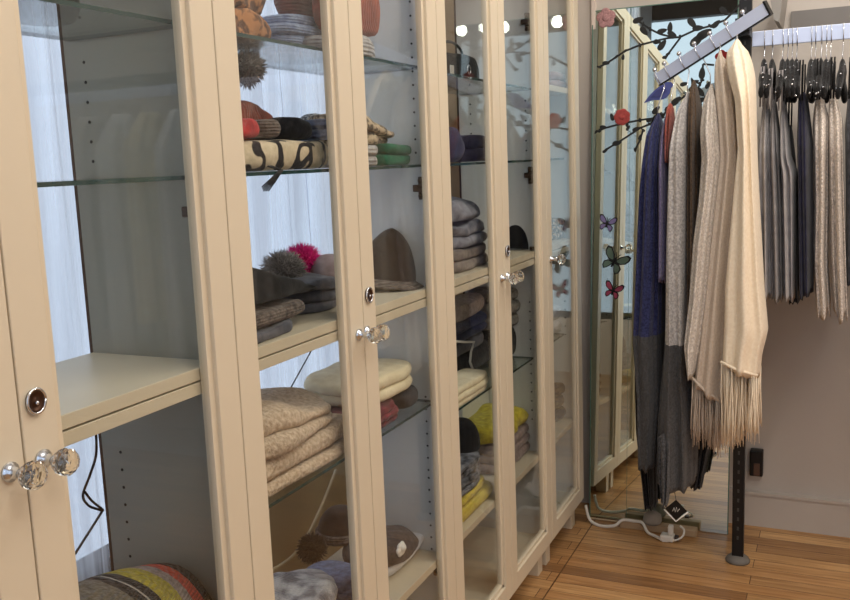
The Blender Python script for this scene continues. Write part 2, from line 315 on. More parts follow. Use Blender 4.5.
def cabinet(y0, y1, doors, label, side_m, glass, shelves, holes, hinges, light_back=None):
    t = thing('display_cabinet', label, 'cabinet', (-.135, (y0+y1)/2, 0), 'glass-door display cabinets along the wall')
    g = .001; xb = -.275; xf = -.024; zt = 2.0
    for k, (a, b) in enumerate(((y0+g, y0+.015), (y1-.015, y1-g))):
        mb = MB().box((xb, a, .10), (xf, b, zt), 0, .001)
        fy, sgn = (a, -1) if k == 1 else (b, 1)
        for zc in holes:
            for i in range(-3, 4):
                for x in (-.236, -.056):
                    z = zc+i*.030; rg = [Vector((x+.0026*math.cos(2*PI*j/8), fy+sgn*.0006, z+.0026*math.sin(2*PI*j/8))) for j in range(8)]
                    mb.add(rg+[p-Vector((0, sgn*.0012, 0)) for p in rg], [tuple(range(8)), tuple(range(15, 7, -1))]+[(j, (j+1) % 8, 8+(j+1) % 8, 8+j) for j in range(8)], 1)
        obj('side_panel', mb, [side_m, M['hole']], t)
        obj('back_batten', MB().box((xb-.006, a, .11), (xb, b, zt-.01)), M['bronze'], t)
    obj('top_panel', MB().box((xb, y0+.015, zt-.02), (xf, y1-.015, zt), 0, .001), M['cream_in'], t)
    obj('bottom_panel', MB().box((xb, y0+.015, .10), (xf, y1-.015, .122), 0, .001), M['cream_in'], t)
    for zz, x1 in shelves:
        f = obj('shelf', MB().box((xb, y0+.015, zz), (x1, y1-.015, zz+.0185), 0, .001), M['cream'], t)
    for (zz, x1) in glass:
        mb = MB(); a = (-.262, y0+.017, zz-.003); b = (x1, y1-.017, zz+.003)
        vs = [(a[0], a[1], a[2]), (b[0], a[1], a[2]), (b[0], b[1], a[2]), (a[0], b[1], a[2]), (a[0], a[1], b[2]), (b[0], a[1], b[2]), (b[0], b[1], b[2]), (a[0], b[1], b[2])]
        mb.add(vs, [(0, 3, 2, 1), (4, 5, 6, 7)], 0); mb.add(vs, [(0, 1, 5, 4), (1, 2, 6, 5), (2, 3, 7, 6), (3, 0, 4, 7)], 1)
        obj('glass_shelf', mb, [M['shelfglass'], M['shelfedge']], t, 'clear glass shelf with a dark green edge')
    for yy in (y0+.02, y1-.065):
        obj('foot', MB().box((-.075, yy, 0), (-.03, yy+.045, .10), 0, .002), M['cream'], t)
    for (a, b, ky, lk, hy) in doors:
        d = obj('door', prism_door(a+.0012, b-.0012), M['cream'], t)
        obj('glass_pane', MB().box((-.016, a+.055, .155), (-.012, b-.055, 1.945)), M['glass'], d)
        if ky is not None:
            k, gm = knob(ky, 1.021, d)
            # crystal ball belongs to the knob: second material on the same part
            k2 = MB(); me = k.data
            bpy.data.objects.remove(k)
            prof = [(.0, .011), (.003, .0115), (.005, .007), (.016, .005), (.021, .008), (.024, .009)]
            k2.rings([[Vector((x, ky+r*math.cos(2*PI*j/14), 1.021+r*math.sin(2*PI*j/14))) for j in range(14)] for x, r in prof])
            off = len(k2.v); k2.v += gm.v; k2.f += [[i+off for i in f] for f in gm.f]; k2.mi += [1]*len(gm.f); k2.sm += [False]*len(gm.f)
            obj('knob', k2, [M['chrome'], M['crystal']], d, 'faceted crystal knob on a chrome stem')
        if lk is not None: lock(lk, 1.09, d)
    for hy, hz in hinges: hinge(hy, hz, t)
    return t
FIX = [(1.015, -.024), (1.0362, -.024), (.386, -.024)]
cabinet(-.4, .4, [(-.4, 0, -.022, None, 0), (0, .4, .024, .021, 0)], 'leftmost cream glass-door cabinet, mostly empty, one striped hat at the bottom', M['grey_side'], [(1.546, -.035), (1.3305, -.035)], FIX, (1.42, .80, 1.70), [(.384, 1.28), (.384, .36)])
cabinet(.4, 1.2, [(.4, .8, .776, None, 0), (.8, 1.2, .808, .822, 0)], 'second cream glass-door cabinet from the left, full of hats and fluffy folded blankets', M['white_side'], [(1.546, -.035), (1.3305, -.035), (.781, -.03)], FIX, (1.63, 1.42, .70, .50), [(1.184, 1.28), (1.184, .37)])
cabinet(1.2, 2.0, [(1.2, 1.6, 1.575, None, 0), (1.6, 2.0, 1.62, 1.624, 0)], 'third cream glass-door cabinet from the left, with yellow knits on its low shelf', M['white_side'], [(1.5425, -.035), (1.3295, -.035), (.711, -.047)], FIX, (1.42, .80, .60), [(1.984, 1.285), (1.984, 1.74), (1.984, 1.04)])
cabinet(2.0, 2.4, [(2.0, 2.4, 2.03, None, 0)], 'narrow single-door cream cabinet at the far end beside the mirror', M['white_side'], [(1.33, -.05), (.711, -.06)], FIX+[(1.546, -.024)], (.80,), [])
# ================================================================ SOFT GOODS
def folded(name, label, cat, y0, y1, x0, x1, z, h, layers, mat, group=None, seed=0, amp=.006, p=3.2, jit=.012, slope=0, nu=72, kind=None, parent=None, dome=0.0, nscale=14):
    """a soft folded stack: rounded layers with creases between them"""
    cx, cy = (x0+x1)/2, (y0+y1)/2; hx, hy = abs(x1-x0)/2, abs(y1-y0)/2
    rr = random.Random(seed*13+5); J = [(rr.uniform(-jit, jit), rr.uniform(-jit, jit), rr.uniform(0, .06)) for _ in range(layers)]
    per = 12; rg = []; lh = h/layers
    def ring(zz, sx, sy, ox, oy, inward):
        r = []
        for j in range(nu):
            a = 2*PI*j/nu; c, s_ = math.cos(a), math.sin(a)
            x = math.copysign(abs(c)**(2/p), c); y = math.copysign(abs(s_)**(2/p), s_)
            X = cx+ox+x*max(sx-inward, .001); Y = cy+oy+y*max(sy-inward, .001)
            k = amp*(nz(X, Y, zz, nscale, seed)+.5*nz(X, Y, zz, nscale*2.6, seed+3))
            top = (zz-z)/h
            dz = slope*(Y-cy)*top+amp*1.2*nz(X, Y, zz, 10, seed+9)*top+dome*(1-((X-cx)/hx)**2*.8-((Y-cy)/hy)**2*.8)*top
            r.append(Vector((X+x*k, Y+y*k, zz+dz)))
        return r
    for l in range(layers):
        ox, oy, sh = J[l]; e = lh/2
        for i in range(per+1):
            if l and i == 0: continue
            a = -PI/2+PI*i/per; inw = (1-math.cos(a)**.6 if math.cos(a) > 1e-6 else 1)*min(e*1.1, hx*.5)
            zz = z+lh*l+e+e*math.sin(a)
            rg.append(ring(zz, hx*(1-sh*.5), hy*(1-sh), ox, oy, inw))
    ox, oy, sh = J[-1]
    for f in (.8, .55, .3, .08): rg.append(ring(z+h, (hx*(1-sh*.5)-lh*.5)*f, (hy*(1-sh)-lh*.5)*f, ox, oy, 0))
    mb = MB().rings(rg)
    zmin = min(v.z for v in mb.v)
    for v in mb.v: v.z += z+.0005-zmin
    if parent is not None: return obj(name, mb, mat, parent)
    return tag(obj(name, mb, mat), label, cat, group, kind)
def slab(name, label, cat, pa, pb, row, z, h, layers, mat, xf=-.06, xb=-.24, **kw):
    y0 = at(pa, row, 0, xf).y; y1 = at(pb, row, 0, xf).y
    return folded(name, label, cat, y0, y1, xb, xf, z, h, layers, mat, **kw)
def lathe_pts(prof, c, axis, n=36, seed=0, amp=.004, squash=1):
    c = Vector(c); ax = Vector(axis).normalized(); q = ax.to_track_quat('Z', 'Y'); rg = []
    for zz, r in prof:
        ring = []
        for j in range(n):
            a = 2*PI*j/n; p = q @ Vector((r*math.cos(a), r*math.sin(a)*squash, zz)); k = 1+amp*14*nz(p.x, p.y, p.z, 16, seed)
            ring.append(c+q @ Vector((r*k*math.cos(a), r*k*math.sin(a)*squash, zz*(1+amp*4*nz(p.x, p.y, p.z, 12, seed+4)))))
        rg.append(ring)
    return rg
def hat(name, label, c, r, h, mat, axis=(0, 0, 1), brim=None, cuff=None, group=None, seed=0, squash=1, pom=None, pommat=None, cat='hat', slouch=1.0, amp=.004):
    t = thing(name, label, cat, c, group)
    prof = [(.0, r*.97), (h*.04, r*1.0)]+[(h*(.04+.96*math.sin(a)), r*max(.03, math.cos(a))**(.75*slouch)) for a in [i*PI/2/12 for i in range(1, 13)]]
    obj('crown', MB().rings(lathe_pts(prof, c, axis, seed=seed, squash=squash, amp=amp)), mat, t, origin=c)
    if cuff:
        p2 = [(0, r*1.0), (-.002, r*1.06), (h*.10, r*1.09), (h*.24, r*1.08), (h*.28, r*1.03), (h*.27, r*.98)]
        obj('cuff', MB().rings(lathe_pts(p2, c, axis, seed=seed, squash=squash), cap=(False, False)), cuff, t)
    if brim:
        p2 = [(.010, r*.95), (.006, r*1.1), (-.004, r*1.45), (-.006, r*1.47), (-.008, r*1.45), (.001, r*1.1), (.002, r*.95)]
        obj('brim', MB().rings(lathe_pts(p2, c, axis, seed=seed+2, squash=squash), cap=(False, False)), brim, t)
    if pom:
        obj('pompom', fur(Vector(c)+Vector(axis).normalized()*h+Vector((0, 0, pom*.5)), pom), pommat, t)
    return t
def fur(c, r, n=1500, L=.55, seed=3, core=.72):
    rr = random.Random(seed); c = Vector(c); mb = MB().sphere(c, r*core, 16, 10)
    for _ in range(n):
        d = Vector((rr.gauss(0, 1), rr.gauss(0, 1), rr.gauss(0, 1)))
        if d.length < .01: continue
        d.normalize(); a = d.orthogonal().normalized(); b = d.cross(a); b0 = c+d*r*core*.9
        l = r*(1-core*.9)+r*L*rr.uniform(-.25, .35); tip = b0+d*l+a*rr.uniform(-.3, .3)*l+b*rr.uniform(-.3, .3)*l+Vector((0, 0, -.1*l)); wd = .0011
        mid = (b0+tip)/2+d*l*.1; th = rr.uniform(0, 2*PI); u = (a*math.cos(th)+b*math.sin(th))*wd; v = (a*math.cos(th+2.1)+b*math.sin(th+2.1))*wd
        mb.add([b0+u, b0+v, b0-u-v, mid+u*.8, mid+v*.8, mid-(u+v)*.8, tip], [(0, 1, 4, 3), (1, 2, 5, 4), (2, 0, 3, 5), (3, 4, 6), (4, 5, 6), (5, 3, 6)], 0, True)
    return mb
def F(name, *a, **k): M[name] = fabric(name, *a, **k); return M[name]
F('tan_mottle', (176, 124, 84), (92, 64, 50), 45, contrast=.12); F('rust', (168, 78, 56), (120, 50, 36), 40, rib=('Y', 40)); F('red', (200, 52, 52), (140, 28, 34), 50)
F('black_knit', (34, 34, 38), (12, 12, 15), 60); F('speckle', (205, 202, 198), (90, 90, 96), 140, contrast=.12); F('blue_grey', (128, 138, 168), (80, 86, 110), 80, rib=('Z', 30))
F('ice_blue', (172, 186, 214), (120, 132, 166), 60, rib=('Z', 60)); F('maroon', (120, 52, 52), (74, 30, 32), 50, rib=('Z', 45)); F('wine', (132, 50, 62), (86, 30, 42), 50, rib=('X', 50))
F('mottled_beige', (190, 172, 146), (84, 74, 66), 90, contrast=.12); F('lt_grey', (190, 188, 188), (140, 138, 142), 60, rib=('Z', 40)); F('green', (52, 116, 88), (26, 76, 56), 60)
F('black_soft', (22, 22, 24), (10, 10, 12), 40); F('brown_grey', (124, 112, 104), (74, 66, 62), 110, contrast=.35, rib=('Z', 60)); F('slate', (104, 104, 112), (66, 66, 74), 40)
F('mauve_hat', (176, 156, 156), (140, 118, 120), 40); F('hot_pink', (255, 50, 160), (246, 34, 146), 20); F('fur_grey', (176, 166, 162), (96, 88, 86), 26); F('dark_brown', (64, 54, 52), (38, 32, 32), 50)
F('sherpa', (224, 204, 180), (184, 162, 138), 130, 1.0, contrast=.4); F('greige_knit', (196, 184, 174), (146, 136, 130), 60, rib=('X', 40)); F('ivory', (240, 230, 200), (216, 202, 168), 30); F('snow', (238, 238, 238), (214, 214, 218), 40)
F('charcoal', (84, 80, 80), (50, 48, 50), 70); F('stripe_grey', (196, 196, 200), (110, 110, 118), 30, rib=('Y', 55), contrast=.3); F('cap_grey', (90, 82, 80), (62, 56, 56), 80)
F('navy', (52, 60, 92), (28, 34, 58), 50); F('yellow', (210, 196, 66), (168, 152, 44), 70, contrast=.4); F('lemon', (226, 206, 84), (196, 170, 60), 60, rib=('Y', 40)); F('mauve', (164, 146, 140), (128, 112, 110), 60)
F('fluffy', (158, 158, 168), (84, 84, 94), 26, 1.0, contrast=.45); F('taupe_fluff', (150, 138, 128), (98, 88, 82), 30, 1.0); F('plaid', (150, 146, 136), (96, 92, 86), 60, rib=('X', 90)); F('forest', (42, 56, 50), (20, 28, 26), 30)
F('plum', (84, 76, 92), (44, 40, 54), 30); F('indigo', (70, 70, 100), (34, 34, 56), 30)
def scarf_mat():
    m = fabric('scroll_scarf', (222, 206, 178), (196, 180, 152), 60); n = m.node_tree; L = n.links; b = n.nodes['Principled BSDF']
    src = b.inputs['Base Color'].links[0].from_socket
    tc = N(n, 'ShaderNodeTexCoord'); wv = N(n, 'ShaderNodeTexWave', wave_type='BANDS', bands_direction='Y'); wv.inputs['Scale'].default_value = 4.6; wv.inputs['Distortion'].default_value = 6; wv.inputs['Detail'].default_value = .8; wv.inputs['Detail Scale'].default_value = 4
    L.new(tc.outputs['Object'], wv.inputs['Vector']); r = N(n, 'ShaderNodeValToRGB'); r.color_ramp.elements[0].position = .80; r.color_ramp.elements[1].position = .88
    L.new(wv.outputs['Fac'], r.inputs[0]); mx = N(n, 'ShaderNodeMix', data_type='RGBA'); L.new(r.outputs[0], mx.inputs[0]); L.new(src, mx.inputs[6]); mx.inputs[7].default_value = lin((38, 32, 34)); L.new(mx.outputs[2], b.inputs['Base Color']); return m
M['scroll'] = scarf_mat()
Z1, Z2, ZM, Z3, Z3b, ZL = 1.5492, 1.3337, 1.0545, .7842, .7142, .405
g1 = 'knits on the top glass shelf'; g2 = 'knits on the second glass shelf'; gm = 'knits on the middle wooden shelf'; gl = 'folded cloths on the lower glass shelf'; gb = 'knits on the bottom wooden shelf'
# ---- cabinet 1
c = at(128, 640, 0, -.13)
hm = fabric('striped_hat_yarn', (235, 235, 230), (150, 148, 144), 160, 1.0, rib=('Z', 70), ramp=(-.21, .03, [(0, (128, 122, 112)), (.36, (32, 32, 38)), (.44, (210, 206, 200)), (.455, (32, 32, 38)), (.53, (206, 190, 70)), (.70, (190, 172, 170)), (.80, (240, 92, 72)), (.90, (34, 34, 40))], 1))
folded('folded_sweater', 'brown folded sweaters stacked under the striped hat in the leftmost cabinet', 'sweater', .06, .37, -.24, -.04, ZL, .13, 2, M['brown_grey'], seed=3)
hat('striped_hat', 'slouchy knit hat with grey, black, olive and coral stripes in the leftmost cabinet', (-.135, .335, .615), .110, .27, hm, axis=(.05, -.92, .34), seed=4, slouch=.7)
o = folded('black_pouch', 'small black pouch on the top glass shelf of the leftmost cabinet', 'pouch', .235, .33, -.22, -.14, Z1, .09, 1, M['black_soft'], seed=2)
# ---- cabinet 2, top glass shelf
slab('knit_hat', 'mottled tan and brown knit hat piled at the left of the top glass shelf', 'hat', 215, 288, 20, Z1, .11, 2, M['tan_mottle'], xf=-.08, xb=-.24, group=g1, seed=11, amp=.02, p=2.6)
slab('knit_hat', 'rust brown ribbed knit hat on top of the mottled tan hat', 'hat', 222, 282, 5, Z1+.125, .07, 1, M['rust'], xf=-.09, xb=-.23, group=g1, seed=12, amp=.012, p=2.2)
slab('folded_sweater', 'thin maroon sweater folded flat under the pale blue knit, top glass shelf', 'sweater', 288, 336, 45, Z1, .022, 1, M['maroon'], xf=-.135, xb=-.25, group=g1, seed=13)
slab('folded_scarf', 'pale blue ribbed scarf folded on the maroon sweater, top glass shelf', 'scarf', 290, 334, 40, Z1+.024, .062, 3, M['ice_blue'], xf=-.14, xb=-.24, group=g1, seed=14, amp=.005)
slab('knit_hat', 'small brown ribbed beanie on top of the pale blue scarf', 'hat', 304, 338, 10, Z1+.089, .055, 1, M['maroon'], xf=-.15, xb=-.23, group=g1, seed=15, p=2)
slab('folded_scarf', 'pale grey rolled scarf on the top glass shelf, right half of the second cabinet', 'scarf', 342, 393, 48, Z1, .05, 1, M['lt_grey'], xf=-.06, xb=-.18, group=g1, seed=16, p=2.2)
slab('leather_bag', 'red-brown bag with dark edge on the rolled grey scarf', 'bag', 340, 383, 10, Z1+.056, .12, 1, M['rust'], xf=-.07, xb=-.15, seed=17, p=6, amp=.002)
pc = at(247, 68, 0, -.15); t = thing('fur_pompom', 'grey fur pompom hanging just under the top glass shelf at its left end', 'pompom', pc)
obj('fur', fur(pc, .034, 900), M['fur_grey'], t); obj('cord', MB().tube([pc+Vector((0, 0, .01)), (pc.x, pc.y, Z1-.0068)], .0012, 6), M['black'], t)
# second glass shelf
tt = folded('patterned_scarf', '', 'scarf', at(232, 172, 0, -.055).y, at(346, 172, 0, -.055).y, -.25, -.055, Z2, .052, 1, M['scroll'], seed=21, amp=.006, p=3)
tag(tt, 'cream scarf with black curling pattern rolled along the second glass shelf', 'scarf')
tp = at(268, 180, 0, -.03); tas = MB()
for i in range(9):
    a = at(270, 172, 0, -.052)+Vector((0, .003*(i-4)*.5, 0)); e = at(262+i*.8, 187+(i % 3)*2, 0, -.030); tas.tube([a+Vector((0, 0, .01)), Vector((-.030, a.y, Z2+.001)), (a+e)/2+Vector((.008, .004, 0)), e], .0012, 5)
obj('tassel', tas, M['black_knit'], tt, 'dark tassel hanging over the glass edge')
ZS = Z2+.056
slab('knit_hat', 'bright red knit hat on the left end of the patterned scarf', 'hat', 225, 266, 138, ZS, .034, 1, M['red'], xf=-.06, xb=-.125, group=g2, seed=22, p=2.2)
slab('knit_hat', 'rust ribbed knit hat lying behind the bright red hat on the patterned scarf', 'hat', 228, 290, 125, ZS, .068, 1, M['rust'], xf=-.135, xb=-.24, group=g2, seed=23, p=2.3, amp=.016)
slab('knit_hat', 'olive brown knit hat between the red hat and the black hat', 'hat', 267, 287, 138, ZS, .028, 1, M['brown_grey'], xf=-.06, xb=-.125, group=g2, seed=24, p=2.2, jit=.002)
slab('knit_hat', 'black ribbed knit hat on the middle of the patterned scarf', 'hat', 288, 322, 135, ZS, .036, 1, M['black_knit'], xf=-.08, xb=-.19, group=g2, seed=25, p=2.4, jit=.002, amp=.012)
hat('knit_hat', 'round pale speckled beanie behind the black knit hat', (-.225, at(314, 140, 0, -.225).y, ZS), .045, .062, M['speckle'], seed=26, group=g2)
slab('knit_hat', 'blue grey ribbed knit hat at the right end of the patterned scarf', 'hat', 324, 352, 140, ZS, .036, 2, M['blue_grey'], xf=-.07, xb=-.2, group=g2, seed=27, p=2.6, jit=.002)
slab('folded_scarf', 'pale grey scarf folded in two on the second glass shelf, right of the patterned scarf', 'scarf', 355, 386, 165, Z2, .042, 2, M['lt_grey'], xf=-.05, xb=-.2, group=g2, seed=28, jit=.003, p=2.6)
slab('folded_scarf', 'mottled beige chunky scarf heaped over the pale grey folded scarf', 'scarf', 352, 408, 140, Z2+.045, .045, 2, M['mottled_beige'], xf=-.06, xb=-.2, group=g2, seed=29, amp=.016, p=2.2, slope=-.18)
slab('folded_scarf', 'dark green knit scarf folded at the right end of the second glass shelf', 'scarf', 389, 417, 160, Z2, .044, 2, M['green'], xf=-.05, xb=-.13, group=g2, seed=30, jit=.003, p=4)
# middle shelf
slab('folded_scarf', 'slate grey cloth folded flat at the left front of the middle shelf', 'scarf', 224, 306, 330, ZM, .018, 1, M['slate'], xf=-.04, xb=-.20, group=gm, seed=31, p=4)
slab('knit_scarf', 'brown grey ribbed knit between the slate cloth and the black throw', 'scarf', 220, 318, 315, ZM+.02, .028, 1, M['brown_grey'], xf=-.045, xb=-.17, group=gm, seed=32, p=4, jit=.003)
slab('black_throw', 'soft black throw draped on top of the brown grey knit, middle shelf', 'throw', 216, 338, 300, ZM+.045, .045, 1, M['black_soft'], xf=-.05, xb=-.22, seed=33, p=2.6, slope=-.30, amp=.012)
slab('folded_sweater', 'slate grey sweater folded in layers behind the black throw', 'sweater', 308, 354, 300, ZM, .062, 3, M['slate'], xf=-.09, xb=-.25, group=gm, seed=34, p=3, amp=.014, jit=.01)
y = at(290, 275, 0, -.22).y
pc = at(283, 272, 0, -.20); t = thing('fur_pompom', 'big grey brown fur pompom resting behind the black throw on the middle shelf', 'pompom', (pc.x, pc.y, pc.z-.04)); obj('fur', fur(pc, .046, 1800), M['fur_grey'], t)
pc = at(302, 264, 0, -.21); t = thing('fur_pompom', 'hot pink fluffy pompom behind the grey brown pompom', 'pompom', (pc.x, pc.y, pc.z-.04)); obj('fur', fur(pc, .044, 1800, seed=8), M['hot_pink'], t)
pc = at(331, 292, 0, -.15); hat('knit_hat', 'pale mauve knit hat with a dark rim standing on the folded slate sweater', (pc.x, pc.y, ZM+.035), .046, .066, M['mauve_hat'], seed=35, group=gm, cuff=None)
yb = at(388, 298, 0, -.13).y
hat('brimmed_hat', 'dark brown felt hat with a folded brim on the middle shelf, second cabinet', (-.13, yb, ZM+.012), .066, .125, M['dark_brown'], axis=(.10, .10, 1), brim=M['brown_grey'], seed=36, slouch=1.7)
# lower glass shelf: sherpa blankets
slab('fluffy_blanket', 'beige fluffy blanket folded flat, bottom of the stack on the lower glass shelf', 'blanket', 245, 372, 480, Z3, .024, 1, M['sherpa'], xf=-.035, xb=-.25, group='beige fluffy blankets', seed=41, p=6, jit=.002, amp=.006)
slab('fluffy_blanket', 'thick beige fluffy blanket folded in the middle of the stack', 'blanket', 240, 366, 460, Z3+.026, .038, 1, M['sherpa'], xf=-.038, xb=-.25, group='beige fluffy blankets', seed=42, p=6, jit=.002, amp=.007)
slab('fluffy_blanket', 'beige fluffy blanket with a double fold on top of the stack', 'blanket', 228, 352, 440, Z3+.066, .058, 2, M['sherpa'], xf=-.045, xb=-.25, group='beige fluffy blankets', seed=43, p=3.2, jit=.008, amp=.022, slope=-.12, nscale=9)
hat('knit_hat', 'small white knit hat behind the blankets beside the door stile', (-.2, at(350, 400, 0, -.2).y, Z3+.0), .035, .065, M['snow'], seed=45, group=gl)
slab('folded_sweater', 'wine red ribbed sweater folded on the lower glass shelf, right half', 'sweater', 362, 406, 420, Z3, .045, 3, M['wine'], xf=-.04, xb=-.24, group=gl, seed=46, p=5, jit=.003)
slab('folded_sweater', 'dark grey sweater folded beside the wine red one on the lower glass shelf', 'sweater', 407, 427, 412, Z3, .045, 1, M['charcoal'], xf=-.045, xb=-.2, group=gl, seed=47, p=3, jit=.002)
slab('folded_sweater', 'ivory sweater folded in two thick layers on top of the red and grey ones', 'sweater', 372, 428, 395, Z3+.047, .052, 2, M['ivory'], xf=-.045, xb=-.24, group=gl, seed=48, p=3.4, jit=.005, amp=.006)
# bottom shelf cabinet 2
slab('knit_scarf', 'grey and white ribbed scarf heaped on the bottom shelf at the left', 'scarf', 250, 352, 590, ZL, .13, 3, M['stripe_grey'], xf=-.05, xb=-.22, group=gb, seed=51, p=2.4, amp=.016)
slab('knit_scarf', 'blue grey ribbed scarf beside the grey and white one, bottom shelf', 'scarf', 354, 380, 590, ZL, .09, 2, M['blue_grey'], xf=-.05, xb=-.2, group=gb, seed=52, p=2.4, jit=.003)
pc = at(312, 548, 0, -.235); t = thing('fur_pompom', 'dark brown fur pompom at the back of the bottom shelf', 'pompom', (pc.x, pc.y, pc.z-.03)); obj('fur', fur(pc, .034, 1200, seed=9), M['dark_brown'], t)
hat('knit_hat', 'brown knit hat at the back of the bottom shelf beside the fur pompom', (-.21, at(342, 560, 0, -.21).y, ZL+.085), .052, .07, M['dark_brown'], seed=53, group=gb, cuff=M['brown_grey'])
slab('knit_scarf', 'white folded knit under the flat grey cap, bottom shelf', 'scarf', 384, 432, 570, ZL, .038, 2, M['snow'], xf=-.07, xb=-.2, group=gb, seed=54, p=3)
yc = 1.07
t = thing('flat_cap', 'grey brown flat cap with a white fabric flower on the bottom shelf', 'cap', (-.13, yc, ZL+.042))
rg = []
for i in range(14):
    s = i/13; rr_ = .085*(1-.0*s); a = PI/2*s
    rg.append([Vector((-.13+.078*math.cos(a)**.8*math.cos(2*PI*j/40), yc+.116*math.cos(a)**.9*math.sin(2*PI*j/40)-.05*math.sin(a), ZL+.042+.056*math.sin(a)+.006*nz(math.cos(2*PI*j/40), math.sin(2*PI*j/40), s, 2, 5))) for j in range(40)])
obj('crown', MB().rings(rg), M['cap_grey'], t)
fc = at(401, 549, 0, -.045); fl = MB()
for k in range(6): fl.sphere(fc+Vector((0, .011*math.cos(k*PI/3), .009*math.sin(k*PI/3))), .010, 10, 6, 0, (.5, 1, .8))
fl.sphere(fc+Vector((.004, 0, .004)), .009, 10, 6)
obj('flower', fl, M['paper'], t, 'white fabric flower')
# ---- cabinet 3
def bag(label, px0, px1, row, z, h, seed, xf, xb):
    y0 = at(px0, row, 0, xf).y; y1 = at(px1, row, 0, xf).y; t = thing('handbag', label, 'bag', ((xf+xb)/2, (y0+y1)/2, z))
    folded('body', '', '', y0, y1, xb, xf, z, h*.75, 1, M['black_soft'], seed=seed, p=4, parent=t)
    cy = (y0+y1)/2
    obj('strap', MB().tube([Vector(((xf+xb)/2, cy+(y1-y0)*.32*math.cos(a), z+h*.7+h*.35*math.sin(a))) for a in [PI*i/12 for i in range(13)]], .004, 8), M['black'], t)
    obj('buckle', MB().tube([Vector((xf+.003, cy+.012*math.cos(a), z+h*.35+.012*math.sin(a))) for a in [2*PI*i/12 for i in range(13)]], .002, 6), M['chrome'], t)
bag('black handbag on the top glass shelf of the third cabinet, left half', 448, 486, 70, Z1, .115, 61, -.14, -.24)
obj_ = tag(obj('price_tag', MB().box(at(452, 70, 0, -.128)-Vector((.001, .012, .02)), at(452, 70, 0, -.128)+Vector((.001, .012, .02))), M['paper']), 'white paper price tag leaning on the black handbag', 'tag')
obj_.location.z = Z1+.0005
slab('knit_hat', 'indigo knit hat on the second glass shelf of the third cabinet', 'hat', 452, 471, 140, Z2, .09, 1, M['indigo'], xf=-.07, xb=-.22, group=g2, seed=62, p=2.2, jit=.003)
slab('knit_hat', 'plum and black knit hat right of the indigo hat on the second glass shelf', 'hat', 474, 500, 145, Z2, .07, 2, M['plum'], xf=-.07, xb=-.22, group=g2, seed=63, p=2.4, jit=.003)
hat('knit_hat', 'very dark green beanie on the second glass shelf behind the right door, third cabinet', (-.12, at(514, 155, 0, -.12).y, Z2), .052, .095, M['forest'], seed=64, group=g2)
slab('fluffy_sweater', 'taupe fluffy sweater folded at the bottom of the middle shelf pile, third cabinet', 'sweater', 450, 497, 270, ZM, .055, 2, M['taupe_fluff'], xf=-.05, xb=-.23, group=gm, seed=65, p=3, amp=.01, jit=.004)
slab('fluffy_sweater', 'grey shaggy sweater folded in the middle of the fluffy pile, third cabinet', 'sweater', 450, 495, 240, ZM+.058, .065, 2, M['fluffy'], xf=-.055, xb=-.23, group=gm, seed=66, p=3, amp=.014, jit=.004)
slab('fluffy_sweater', 'light grey shaggy sweater on top of the fluffy pile, third cabinet', 'sweater', 449, 488, 215, ZM+.126, .05, 1, M['fluffy'], xf=-.07, xb=-.22, group=gm, seed=67, p=2.4, amp=.018, jit=.004)
hat('knit_hat', 'black shiny beret with silver thread on the middle shelf behind the right door', (-.10, at(518, 245, 0, -.10).y, ZM), .055, .095, M['black_knit'], axis=(.05, .15, 1), seed=68, group=gm)
slab('folded_scarf', 'mauve grey scarf folded beside the black beret on the middle shelf', 'scarf', 529, 545, 255, ZM, .05, 2, M['mauve'], xf=-.07, xb=-.2, group=gm, seed=69, p=3, jit=.002)
# lower glass shelf cab 3
slab('folded_sweater', 'ivory sweater folded in three layers at the front of the lower glass shelf, third cabinet', 'sweater', 452, 493, 400, Z3b, .05, 3, M['ivory'], xf=-.04, xb=-.13, group=gl, seed=71, p=5, jit=.003, amp=.003)
slab('folded_sweater', 'black sweater folded behind the ivory stack, third cabinet', 'sweater', 452, 500, 380, Z3b, .07, 1, M['black_knit'], xf=-.145, xb=-.25, group=gl, seed=72, p=4, jit=.003)
slab('folded_sweater', 'grey pinstriped cardigan folded on the black sweater, third cabinet', 'sweater', 448, 492, 350, Z3b+.073, .045, 1, M['slate'], xf=-.135, xb=-.25, group=gl, seed=73, p=4, jit=.003)
slab('folded_sweater', 'dark navy sweater folded above the grey cardigan, third cabinet', 'sweater', 448, 494, 330, Z3b+.12, .05, 2, M['navy'], xf=-.13, xb=-.25, group=gl, seed=74, p=4, jit=.003)
slab('folded_sweater', 'grey wool sweater on top of the navy one under the middle shelf', 'sweater', 448, 492, 305, Z3b+.173, .05, 1, M['greige_knit'], xf=-.13, xb=-.25, group=gl, seed=75, p=3, jit=.003)
t = tag(obj('plastic_hanger', MB().tube([at(449, 341, 0, -.118), at(465, 342, 0, -.118), at(474, 342, 0, -.115), at(471, 352, 0, -.115), at(470, 362, 0, -.112), at(473, 370, 0, -.118), at(478, 374, 0, -.122)], .0035, 8), M['white']), 'white plastic clothes hanger lying over the folded grey cardigan', 'hanger')
slab('folded_sweater', 'black sweater folded on the lower glass shelf behind the right door, third cabinet', 'sweater', 508, 525, 365, Z3b, .10, 1, M['black_knit'], xf=-.10, xb=-.23, group=gl, seed=76, p=6, jit=.002, amp=.003)
slab('folded_scarf', 'grey plaid scarf folded on top of the black sweater behind the right door', 'scarf', 506, 532, 325, Z3b+.103, .12, 3, M['plaid'], xf=-.09, xb=-.24, group=gl, seed=77, p=3, jit=.005)
